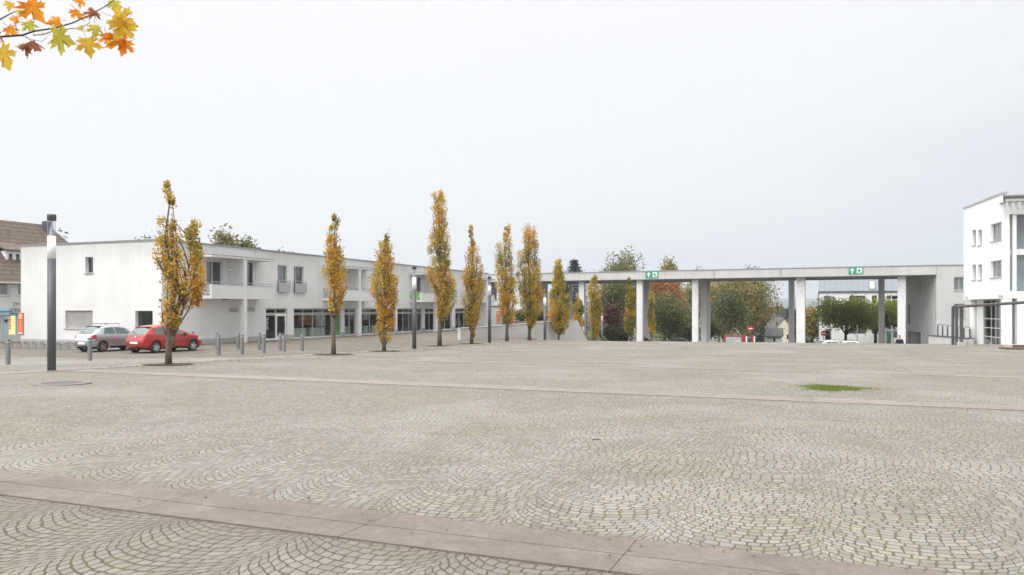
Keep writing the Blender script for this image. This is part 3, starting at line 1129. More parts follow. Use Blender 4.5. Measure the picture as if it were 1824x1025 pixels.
x, y = E.w(ex(38.2), -.01)
zb, zt = E.z(38, 596), E.z(38, 557.5)
orange_sign(x, y, zb, E.rz, ex(42.5) - ex(33.5), zt - zb, 'orange upright sign with white ring at the left edge of the white end wall')
x, y = E.w(11.86, -.01)
orange_sign(x, y, E.z(297, 580), E.rz, .82, .90, 'orange sign projecting from the wall corner behind the forked tree', False)

# ------------------------------------------------------------------ gate and the wall beside it
GA = Vector((5.9, 94.0))
GD = Vector((.9036, -.4264))
Gp = Plane(GA - GD * 9.94, GD)
ZL = EYE + 3.33
LG = Gp.x(1668)
ZF = EYE - 4.75
root = thing('concrete_gate', 'long pale concrete gateway, a flat slab carried on tall columns', 'gateway', (*Gp.w(0), ZF), Gp.rz, worldz=True)
mb = MB()
mb.box(0, LG, 0, 10.4, ZL, ZT - .09)
mb.build('roof_slab', ['concrete'], root)
mb = MB()
mb.box(-.04, LG + .04, -.05, 10.45, ZT - .088, ZT)
mb.build('roof_edge', 'trim', root)
for px in (1272, 1391):
    q = Gp.x(px)
    MB().box(q - .03, q + .03, -.006, .002, ZL + .05, ZT - .12).build('expansion_joint', 'anthracite', root)
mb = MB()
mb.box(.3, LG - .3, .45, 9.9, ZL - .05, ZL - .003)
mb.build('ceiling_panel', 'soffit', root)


def speckled(name, col):
    m, nt, bs = new_mat(name)
    co = objco(nt)
    n = noi(nt, co, 17.0, 4, .8)
    sp = nd(nt, 'ShaderNodeSeparateXYZ')
    nt.links.new(co, sp.inputs[0])
    up = mrange(nt, sp.outputs[2], 3.6, 8.5, .0, .20)
    k = mrange(nt, mth(nt, 'ADD', n, up), .60, .72, 0, .55)
    c = mixc(nt, mrange(nt, noi(nt, co, .8, 4), .3, .7), tuple(x * .9 for x in col), col)
    c = mixc(nt, k, c, (.16, .155, .15))
    nt.links.new(c, bs.inputs['Base Color'])
    bs.inputs['Roughness'].default_value = .85
    bs.inputs['Specular IOR Level'].default_value = .2
    bump(nt, bs, k, .6, .02)
    return m


M['column'] = speckled('flaking_white_columns', (.80, .80, .80))
M['column_plain'] = plaster('plain_white_columns', (.78, .78, .775), .08, .08)
for px, wpx, off, mt in ((1035.5, 9.2, .5, 'column'), (1139, 10.2, .5, 'column_plain'), (1238, 10, .5, 'column'), (1426, 13.5, .5, 'column'), (1606, 12, .5, 'column'),
                         (1016, 5, 9.0, 'column_plain'), (1150.5, 9.5, 9.0, 'column'), (1253.5, 9.5, 6.0, 'column'), (1259.5, 8, 9.0, 'column'), (1409.5, 9, 9.0, 'column_plain'), (1570, 9.5, 9.0, 'column')):
    x, d = Gp.at(px, off)
    w = wpx / F * d / .93
    mb = MB()
    mb.box(x - w / 2, x + w / 2, off, off + w * .85, ZF - .6, ZL + .01)
    mb.build('column', mt, root, .015)
# exit signs
for px0, px1, lab in ((1150, 1172.5, 'green emergency exit sign on the concrete beam above the left columns'), (1511.5, 1537.5, 'green emergency exit sign on the concrete beam in front of the zinc roof')):
    x0, x1 = Gp.x(px0), Gp.x(px1)
    w = x1 - x0
    h = w * .49
    x, y = Gp.w((x0 + x1) / 2, -.01)
    zt = ZT - .10
    t = thing('exit_sign', lab, 'sign', (x, y, zt - h), Gp.rz, 'green exit signs on the gateway')
    mb = MB()
    mb.box(-w / 2, w / 2, -.06, -.002, 0, h)
    mb.build('panel', 'signgreen', t, .006)
    mb = MB()
    a = -w * .25
    mb.slabxz([(a - .045 * w, h * .08), (a + .045 * w, h * .08), (a + .045 * w, h * .62), (a + .10 * w, h * .50), (a + .155 * w, h * .60), (a, h * .90), (a - .155 * w, h * .60), (a - .10 * w, h * .50), (a - .045 * w, h * .62)], -.066, -.061)
    mb.build('arrow', 'signwhite', t)
    mb = MB()
    mb.box(w * .07, w * .42, -.066, -.061, h * .08, h * .90)
    dm = mb.build('door_mark', 'signwhite', t)
    mb = MB()
    c = w * .235
    s = h
    mb.slabxz([(c - .06 * s, .80 * s), (c + .02 * s, .88 * s), (c + .09 * s, .80 * s), (c + .02 * s, .70 * s)], -.0715, -.0665)
    mb.slabxz([(c - .02 * s, .70 * s), (c + .10 * s, .68 * s), (c + .26 * s, .48 * s), (c + .20 * s, .44 * s), (c + .12 * s, .52 * s), (c + .08 * s, .40 * s), (c + .22 * s, .26 * s), (c + .34 * s, .24 * s), (c + .34 * s, .17 * s), (c + .16 * s, .17 * s), (c + .02 * s, .30 * s), (c - .12 * s, .10 * s), (c - .22 * s, .10 * s), (c - .08 * s, .34 * s), (c - .04 * s, .50 * s), (c - .14 * s, .48 * s), (c - .20 * s, .58 * s), (c - .28 * s, .55 * s), (c - .18 * s, .40 * s), (c - .12 * s, .40 * s)][::-1], -.0725, -.067)
    mb.build('running_figure', 'signgreen', dm)

# wall beside the gate (return of the left building), under the slab
root = thing('link_building', 'white wall with dark upper glazing joining the shop building to the gateway', 'building', (*Gp.w(0, .3), ZG), Gp.rz, worldz=True)
OFF = .3
gx = lambda px: Gp.x(px, .3)
mb = MB()
hs = [(gx(869.5), gx(885), Gp.z(875, 536, .3), Gp.z(875, 501, .3)), (gx(893), gx(900.5), ZG, Gp.z(896, 561, .3))]
mb.panel(gx(862), gx(934), ZG - .4, ZL - .01, hs, .25)
mb.box(gx(900.6), gx(934), .3, 7.5, ZG - .4, ZL - .02)
mb.build('wall', 'white', root)
x0, x1, z0, z1 = hs[0]
window(root, x0, x1, z0, z1, .18, .08, [(x0 + x1) / 2], [(z0 + z1) / 2], 'dark_frame', 'glass', 'window', 'dark_in', 1.5)
mb = MB()
x0, x1, z0, z1 = hs[1]
mb.box(x0, x1, .2, .24, z0, z1)
mb.build('door', 'dark_frame', root)
mb = MB()
mb.box(gx(866), gx(893), -.10, -.003, Gp.z(875, 546.5, .3), Gp.z(875, 545, .3))
mb.build('canopy', 'anthracite', root)
mb = MB()
q = gx(862.8)
mb.tube([(q, -.06, ZG), (q, -.06, Gp.z(862, 548, .3))], .05)
mb.build('downpipe', 'anthracite', root)
x, y = Gp.w(gx(888), .28)
zb, zt = Gp.z(888, 575, .3), Gp.z(888, 554.5, .3)
orange_sign(x, y, zb, Gp.rz, gx(891) - gx(884.8), zt - zb, 'orange upright sign on the white wall behind the row of lamp posts')
mb = MB()
x, y = Gp.w(gx(899.5), -.9)

# terrace parapet
t = thing('parapet_wall', 'low pale concrete parapet wall behind the row of autumn trees', 'wall', (*W(-25, 52.75), ZG - .3), 0, worldz=True)
a = Vector((*W(-25, 52.75),))
b = Vector((*W(-20.2, 66),))
dr = (b - a).normalized()
PW = Plane(a, dr)
t.rotation_euler[2] = PW.rz
Lw = (b - a).length
mb = MB()
zt0, zt1 = EYE - 1.52, EYE - 1.06
poly = [(0, ZG - .4), (Lw, ZG - 2.0), (Lw, zt1), (0, zt0)]
mb.slabxz(poly, 0, .28)
mb.build('wall_body', 'concrete', t, .01)
mb = MB()
mb.slabxz([(-.03, zt0 + .002), (Lw, zt1 + .002), (Lw, zt1 + .07), (-.03, zt0 + .07)], -.03, .31)
mb.build('coping', 'stone_pale', t)
mb = MB()
for q in (Lw * .36, Lw * .62):
    mb.box(q - .012, q + .012, -.004, .0, ZG - .2, zt0 + .1)
mb.build('joint', 'anthracite', t)
mb = MB()
mb.slabxz([(Lw + .002, ZG - 1.9), (Lw + 2.6, ZG - 2.4), (Lw + 2.6, ZG - 1.5), (Lw + .4, zt1), (Lw + .002, zt1)], 0, .28)
mb.build('stair_cheek', 'concrete', t)
# terrace floor behind the parapet
mb = MB()
p = [W(-29.0, 71.5), W(-22.3, 67), W(-24, 74), W(-29.6, 76)]
mb.prism(p, ZG - 1.2, EYE - 1.22)
struct(mb.build('terrace', 'cobble_pave'))

# ------------------------------------------------------------------ grey block at the right end of the gate
Pn, Pf = Vector((41.7, 77.2)), Vector((43.6, 87.0))
I = Plane(Pf, Pn - Pf)
LI = (Pn - Pf).length
root = thing('grey_building', 'grey rendered block with flat roof that carries the right end of the gateway', 'building', (Pn.x, Pn.y, ZF), I.rz + R(90), worldz=True)
Bp = Plane(Pn, (-I.D.y, I.D.x))          # front face towards the plaza
# local frame = Bp : x along front, y inward
IM = Matrix(((0, 1, 0, 0), (-1, 0, 0, LI), (0, 0, 1, 0), (0, 0, 0, 1)))
ix, iz = I.x, I.z
h1 = (ix(1616.5), ix(1640), ZF - .3, Zp(591, I.at(1628)[1]))
h2 = (ix(1616), ix(1621), iz(1618, 578), iz(1618, 543))
slits = [(ix(1638), ix(1639.6), iz(1639, 522), iz(1639, 498)), (ix(1640), ix(1641.4), iz(1640, 567), iz(1640, 543)), (ix(1665), ix(1666.2), iz(1665, 521), iz(1665, 495)), (ix(1665.6), ix(1666.8), iz(1665, 570), iz(1665, 543))]
mb = MB()
mb.M = IM
mb.panel(0, LI, ZF - .6, ZT - .1, [h1, h2] + slits, .35)
mb.M = None
w1 = (Bp.x(1699), Bp.x(1718.5), Bp.z(1708, 517.5), Bp.z(1708, 494))
w2 = (Bp.x(1699.5), Bp.x(1719), Bp.z(1708, 567), Bp.z(1708, 541.5))
mb.panel(0, 16, ZF - .6, ZT - .1, [w1, w2], .22)
mb.add([(16, 0, ZF - .6), (16, LI, ZF - .6), (16, LI, ZT - .1), (16, 0, ZT - .1)], [(0, 1, 2, 3)])
mb.add([(0, 0, ZT - .2), (16, 0, ZT - .2), (16, LI, ZT - .2), (0, LI, ZT - .2)], [(0, 1, 2, 3)])
pp = h1[0], h1[1]
mb.build('wall', 'grey_render', root)
mb = MB()
mb.box(-.05, 16.05, -.05, .3, ZT - .098, ZT + .002)
mb.box(-.05, .3, .302, LI + .05, ZT - .098, ZT + .001)
mb.build('roof_edge', 'trim', root)
for w in (w1, w2):
    window(root, *w, .14, .09, [w[0] + (w[1] - w[0]) * .5], (), 'alu', 'glass', 'window', 'curtain' if w is w1 else 'room', .14 if w is w1 else .9, sill='stone_pale')
window(root, *h2, .18, .05, (), (), 'dark_frame', 'glass', 'window', 'dark_in', .8, xf=IM)
mb = MB()
mb.M = IM
for s_ in slits:
    mb.box(s_[0], s_[1], .10, .13, s_[2], s_[3])
mb.build('slot_light', 'anthracite', root)
mb = MB()
mb.M = IM
a0, a1 = h1[0], h1[1]
mb.add([(a0, .35, ZF - .3), (a1, .35, ZF - .3), (a1, 4, ZF - .3), (a0, 4, ZF - .3), (a0, .35, h1[3]), (a1, .35, h1[3]), (a1, 4, h1[3]), (a0, 4, h1[3])],
       [(4, 7, 6, 5), (0, 4, 5, 1) if False else (3, 2, 6, 7), (1, 2, 6, 5), (0, 3, 7, 4)])
mb.build('passage', 'bright', root)
# low wall with railing before it
wx0, wx1 = 1654, 1726
d0, d1 = 66.0, 57.0
a, b = Vector(P(wx0, d0)), Vector(P(wx1, d1))
RW = Plane(a, b - a)
Lr = (b - a).length
t = thing('ramp_wall', 'low pale ramp wall with dark steel railing beside the grey block', 'wall', (a.x, a.y, ZF), RW.rz, worldz=True)
zt0, zt1 = Zp(598.5, d0), Zp(604.5, d1)
mb = MB()
mb.slabxz([(0, ZF - .5), (Lr, ZF - .5), (Lr, zt1), (0, zt0)], 0, .3)
mb.build('wall_body', 'concrete', t)
mb = MB()
mb.slabxz([(-.04, zt0 + .002), (Lr, zt1 + .002), (Lr, zt1 + .09), (-.04, zt0 + .09)], -.04, .34)
mb.build('coping', 'anthracite', t)
rl = MB()
za, zb2 = Zp(579, RW.at(1667)[1]), Zp(585, RW.at(1724)[1])
xa, xb = RW.x(1667), RW.x(1724)
rl.tube([(xa, .15, za + .05), (xb, .15, zb2 + .05)], .025)
hr = rl.build('handrail', 'weather_steel', t)
for px in (1667, 1675.5, 1684, 1692.5, 1702, 1713, 1723.5):
    x = RW.x(px)
    k = (x - xa) / (xb - xa)
    mb = MB()
    mb.box(x - .045, x + .045, .11, .19, zt0 + (zt1 - zt0) * x / Lr + .092, za + (zb2 - za) * k - .03)
    mb.build('post', 'weather_steel', t)

# ------------------------------------------------------------------ white building at the right edge
P1, P2 = Vector((33.5, 58.3)), Vector((31.56, 50.5))
R1 = Plane(P1, P2 - P1)
L1 = (P2 - P1).length
R2 = Plane(P2, (-R1.D.y, R1.D.x))
root = thing('white_building', 'bright white three storey building with colonnade at the right edge', 'building', (P2.x, P2.y, ZG), R2.rz, worldz=True)
RIGHT = root
RM = Matrix(((0, 1, 0, 0), (-1, 0, 0, L1), (0, 0, 1, 0), (0, 0, 0, 1)))
ZR = EYE + 7.5
ZU = Zp(532, 50.5)
rx, rz_ = R1.x, R1.z
hs = []
for y0, y1 in ((410, 437), (471.5, 498.5)):
    hs.append((rx(1731.5), rx(1738), rz_(1735, y1), rz_(1735, y0)))
    hs.append((rx(1742), rx(1748.6), rz_(1745, y1), rz_(1745, y0)))
for y0, y1 in ((397.5, 428.5), (464.5, 494)):
    hs.append((rx(1764.5), rx(1784), rz_(1775, y1), rz_(1775, y0)))
mb = MB()
mb.M = RM
mb.panel(0, L1, ZU, ZR - .12, hs, .25)
mb.M = None
# body behind: roof, soffit, back wall of the loggia at y=1.3
LB = 14.0
mb.add([(0, 0, ZR - .2), (LB, 1.3, ZR - .2), (LB, L1, ZR - .2), (0, L1, ZR - .2)], [(0, 1, 2, 3)])
mb.box(.002, LB, .004, L1, ZU, ZU + .46)
mb.box(.26, LB, L1 - .3, L1 - .01, ZU + .5, ZR - .22)
mb.build('wall', 'bright', root)
mb = MB()
mb.box(-.05, .25, -.05, L1 + .05, ZR - .118, ZR)
mb.box(.252, LB, 1.1, 1.4, ZR - .12, ZR - .004)
mb.build('roof_edge', 'alu', root)
# loggia: corner pilaster, fins and recessed glazing
mb = MB()
zf0, zf1 = ZU + .462, EYE + 6.05
mb.box(.002, .36, .002, .14, zf0, zf1)
mb.box(.002, LB, .006, .5, zf1 + .002, zf1 + .75)
mb.box(.30, .52, .34, 1.3, zf0, zf1)
for k in range(9):
    q = .58 + k * 1.55
    mb.box(q, q + .22, .10, .34, zf0, zf1 - .001)
mb.build('pier', 'bright', root)
mb = MB()
for k in range(8):
    q = .84 + k * 1.55
    for z0, z1 in ((zf0 + .02, zf0 + 2.35), (zf0 + 2.75, zf1 - .05)):
        mb.box(q, q + 1.25, .9, .96, z0, z1)
mb.build('loggia_glazing', 'loggia_glass', root)
mb = MB()
mb.box(.3, LB, .60, 1.3, zf0 + 2.36, zf0 + 2.74)
mb.build('floor_slab', 'bright', root)
# louvred canopy at the top
mb = MB()
zc = EYE + 6.82
for k in range(40):
    q = -.1 + k * .36
    mb.add([(q, -.75, zc), (q + .22, -.75, zc + .10), (q + .22, .5, zc + .10), (q, .5, zc), (q, -.75, zc - .03), (q + .22, -.75, zc + .07), (q + .22, .5, zc + .07), (q, .5, zc - .03)],
           [(0, 1, 2, 3), (7, 6, 5, 4), (0, 4, 5, 1), (2, 6, 7, 3), (1, 5, 6, 2), (3, 7, 4, 0)])
mb.box(-.12, LB, -.83, -.76, zc - .06, zc + .12)
mb.box(-.12, LB, .2, .27, zc - .10, zc - .04)
mb.build('louvre_canopy', 'alu', root)
for h in hs:
    big = h[1] - h[0] > 1.2
    window(root, *h, .16, .07, [h[0] + (h[1] - h[0]) * .42] if big else (), (), 'alu', 'glass', 'window', 'curtain' if big else 'room', .16 if big else .7, xf=RM, sill='stone_pale')
# ground floor
mb = MB()
mb.M = RM
xc = rx(1732.5, .35)
mb.cyl((xc, .38), .20, ZG - .5, ZU - .003, 20)
for c in ((L1 - .22, .20),):
    pass
mb.M = None
cols = mb.build('column', 'bright', root, smooth=True)
for k in range(7):
    mb = MB()
    q = .02 + k * .80 if k < 2 else .82 + (k - 1) * 3.0
    mb.box(q, q + .50, .02, .50, ZG - .5, ZU - .004)
    mb.build('column', 'bright', root, .01)
mb = MB()
mb.M = RM
mb.box(rx(1738.5, .55), rx(1751, .55), .55, .80, ZG - .5, ZU - .006)
mb.box(0, rx(1737, .55), 1.2, 1.4, ZG - .5, ZU - .005)
mb.M = None
mb.build('ground_wall', 'white', root)
mb = MB()
mb.M = RM
g0, g1 = rx(1752, .6), L1 - .62
zz = [ZG, Zp(602.5, 52), Zp(586, 52), Zp(569, 52), ZU - .01]
bars = [g0 + (g1 - g0) * .30, g0 + (g1 - g0) * .48]
mb.M = None
f = window(root, g0, g1, ZG - .3, ZU - .012, .60, .06, bars, zz[1:4], 'alu_light', 'green_glass', 'curtain_wall', 'room', 2.5, xf=RM)
mb = MB()
mb.box(.6, LB, 1.5, 1.6, ZG - .3, ZU - .01)
mb.build('shop_glazing', 'carglass', root)
for px, py in ((1722.5, 515),):
    pass
mb = MB()
mb.M = RM
mb.box(.02, .14, -.16, -.002, ZU + .55, ZU + .67)
mb.box(rx(1722.5), rx(1724), -.12, -.002, ZU + .10, ZU + .22)
mb.box(L1 - .25, L1 - .1, -.2, -.002, ZU + .08, ZU + .2)
mb.build('flood_lamp', 'alu', root)

# slanting steel frame in front of it
d0 = 50.5
x0, y0 = P(1697, d0)
zg = EYE - 2.33
t = thing('steel_frame', 'dark steel frame of three posts with a long slanting beam before the white building', 'frame', (x0, y0, zg), 0, worldz=True)
for px, dd, mt in ((1697.3, 50.5, 'anthracite'), (1703.8, 50.2, 'anthracite'), (1712.5, 49.6, 'weather_steel')):
    x, y = P(px, dd)
    mb = MB()
    w = .06 if px < 1705 else .075
    mb.box(x - x0 - w, x - x0 + w, y - y0 - .07, y - y0 + .07, zg - .4, Zp(548.0, dd) + .02)
    mb.build('post', mt, t)
mb = MB()
a = Vector((*P(1696.8, 50.5), Zp(547.8, 50.5) + .06))
b = Vector((*P(1713.5, 49.6), Zp(547.8, 49.6) + .06))
mb.tube([(q - Vector((x0, y0, 0))) for q in (a, b)], .05, 8)
mb.build('top_rail', 'anthracite', t)
mb = MB()
c = Vector((*P(1824, 45.0), Zp(539, 45.0)))
e = c + (c - b) * .6
mb.tube([(q - Vector((x0, y0, 0))) for q in (b + Vector((-.3, 0, -.02)), c, e)], .095, 8)
mb.build('beam', 'weather_steel', t)
mb = MB()
x, y = P(1725, 49.3)
mb.box(x - x0 - .55, x - x0 - .1, y - y0, y - y0 + .3, zg - .3, zg + .22)
mb.box(x - x0 + .0, x - x0 + .16, y - y0, y - y0 + .2, zg - .3, zg + .28)
mb.build('footing', 'stone_pale', t)

# low timber steps at the right edge
x, y = P(1826, 45.0)
t = thing('timber_steps', 'low dark timber edged steps at the right edge of the square', 'steps', (x, y, gzxy(x, y)), R(-8))
for k in range(2):
    mb = MB()
    mb.box(-1.2 + k * .8, 6, -.45 + k * 1.0, .5 + k * 1.0, -.25, .09 + k * .13)
    mb.build('tread', 'stone_pale' if k else 'wood_dark', t, .01)
    mb = MB()
    mb.box(-1.22 + k * .8, 6, -.50 + k * 1.0, -.452 + k * 1.0, -.25, .10 + k * .13)
    mb.build('edge_board', 'wood_dark', t)

# ------------------------------------------------------------------ lamps
def lamp(name_label, x, y, z, group='column lamps along the edge of the square'):
    t = thing('column_lamp', name_label, 'street lamp', (x, y, z), 0.3, group)
    MB().lathe([(.001, -.3), (.113, -.3), (.113, 3.235), (.001, 3.235)], 28).build('pole', 'anthracite', t, smooth=False)
    MB().lathe([(.118, 0), (.118, .03), (.113, .034)], 28).build('base_collar', 'anthracite', t)
    MB().lathe([(.001, 3.238), (.112, 3.238), (.112, 3.89), (.001, 3.89)], 28).build('diffuser', 'diffuser', t)
    g = MB().lathe([(.110, 3.892), (.110, 4.335)], 28).build('clear_tube', 'lamp_clear', t)
    MB().lathe([(.072, 3.893), (.060, 4.0), (.022, 4.2), (.016, 4.335)], 20).build('reflector', 'alu', g, smooth=True)
    MB().lathe([(.001, 4.337), (.120, 4.337), (.120, 4.50), (.112, 4.52), (.001, 4.52)], 28).build('cap', 'anthracite', t)
    for o in t.children:
        if o.name.startswith(('pole', 'diffuser', 'cap', 'clear')):
            me = o.data
            me.polygons.foreach_set('use_smooth', [abs(p.normal.z) < .5 for p in me.polygons])
    return t


x, y, z, d = G(92, 661)
L0 = lamp('tall grey column lamp with white light tube standing nearest, at the left edge', x, y, z)
for px, py, lab in ((738, 622, 'grey column lamp between two golden oaks before the shop fronts'), (872, 611, 'grey column lamp in front of the parapet wall end')):
    x, y, z, d = G(px, py)
    dup(L0, (x, y, z), .3, lab)
x, y = W(-21, 60.3)
dup(L0, (x, y, gz(-21, 60.3)), .3, 'grey column lamp half hidden behind a dense golden oak')
x, y = P(1072.5, 89)
dup(L0, (x, y, EYE - 4.75), .3, 'small distant column lamp beyond the square, right of the last golden oak')

# ------------------------------------------------------------------ bollards
rows = [(14.5, 650, 'grey bollard at the left edge near the bicycle racks'), (160, 643, 'grey bollard in front of the silver car'),
        (389.4, 633.5, 'first bollard of the front row, right of the red car'), (431.3, 631.6, 'second bollard of the front row, before the balcony column'),
        (470.3, 629.6, 'third bollard of the front row, left of the shop door'), (506.4, 627.2, 'fourth bollard of the front row, before the shop door'),
        (538.4, 625.6, 'last bollard of the front row, left of the slim trunked oak'),
        (386.5, 622.2, 'first bollard of the rear row, close behind a front one'), (424.2, 622.7, 'second bollard of the rear row, beside the balcony column'),
        (462, 623.7, 'third bollard of the rear row, before the white wall'), (499, 624.6, 'last bollard of the rear row, before the shop door'),
        (343, 619.5, 'grey bollard peeking out behind the bonnet of the red car')]
B0 = None
for px, py, lab in rows:
    x, y, z, d = G(px, py)
    if B0 is None:
        B0 = thing('bollard', lab, 'bollard', (x, y, z), -TH, 'grey bollards around the lane')
        w = .064
        MB().box(-w, w, -w, w, -.3, .955).build('post', 'bollard', B0, .012)
        MB().box(-w - .003, w + .003, -w - .003, w + .003, .82, .86).build('band', 'alu', B0)
    else:
        dup(B0, (x, y, z), -TH, lab)

# ------------------------------------------------------------------ bicycle racks
x, y = W(-45.6, 32.0)
t = thing('bicycle_rack', 'row of leaning steel hoops of a bicycle rack before the orange sign', 'bicycle rack', (x, y, gzxy(x, y)), -TH)
MB().tube([(-.2, .35, .03), (6.4, .35, .03)], .02).build('base_rail', 'steel', t)
for k in range(10):
    q = k * .66
    mb = MB()
    pts = [(q, 0, 0), (q - .09, .0, .22)]
    for a in range(0, 181, 30):
        an = R(180 - a)
        pts.append((q + .16 + .25 * math.cos(an) - .05, .06 * a / 180, .36 + .09 * math.sin(an)))
    pts += [(q + .35, .35, .34), (q + .36, .36, .03)]
    mb.tube(pts, .028, 6)
    mb.build('hoop', 'steel', t)
x, y = W(-39.2, 32.2)
t = thing('bicycle_rack', 'tipped dark bicycle rack section lying beside the silver car', 'bicycle rack', (x, y, gzxy(x, y)), -TH)
MB().tube([(-.6, 0, .42), (1.25, .1, .04)], .03).tube([(-.6, .45, .40), (1.25, .5, .04)], .03).build('side_rail', 'weather_steel', t)
for k in range(4):
    f = .1 + k * .26
    MB().tube([(-.6 + 1.85 * f, 0, .42 - .38 * f), (-.6 + 1.85 * f, .47, .41 - .37 * f)], .016).build('bar', 'steel', t)
MB().lathe([(.001, -.04), (.05, -.03), (.06, .02), (.001, .06)], 10, (1.3, .1, .06)).build('end_cap', 'signwhite', t)


# ------------------------------------------------------------------ foliage
def leaves_mesh(name, mat, P_, size, tint, parent, rng, aspect=.62, flat=0.0):
    """many small bent leaves: P_ (n,3) centres"""
    n = len(P_)
    nrm = rng.normal(size=(n, 3))
    nrm[:, 2] = nrm[:, 2] * .8 + flat
    nrm /= np.linalg.norm(nrm, axis=1, keepdims=True) + 1e-9
    a = np.cross(nrm, rng.normal(size=(n, 3)))
    a /= np.linalg.norm(a, axis=1, keepdims=True) + 1e-9
    b = np.cross(nrm, a)
    s = (size * (.65 + .7 * rng.random(n)))[:, None] if np.isscalar(size) else size[:, None]
    v = np.empty((n, 4, 3))
    v[:, 0] = P_ - a * s * .55
    v[:, 1] = P_ + b * s * aspect * .5 + nrm * s * .12
    v[:, 2] = P_ + a * s * .55
    v[:, 3] = P_ - b * s * aspect * .5 + nrm * s * .12
    me = bpy.data.meshes.new(name)
    me.vertices.add(n * 4)
    me.vertices.foreach_set('co', v.ravel().astype(np.float32))
    me.loops.add(n * 4)
    me.loops.foreach_set('vertex_index', np.arange(n * 4, dtype=np.int32))
    me.polygons.add(n)
    me.polygons.foreach_set('loop_start', np.arange(0, n * 4, 4, dtype=np.int32))
    me.polygons.foreach_set('loop_total', np.full(n, 4, dtype=np.int32))
    at = me.attributes.new('tint', 'FLOAT', 'FACE')
    at.data.foreach_set('value', np.clip(tint, 0, 1).astype(np.float32))
    me.materials.append(M[mat])
    me.update(calc_edges=True)
    o = bpy.data.objects.new(name, me)
    COL.objects.link(o)
    o.parent = parent
    return o


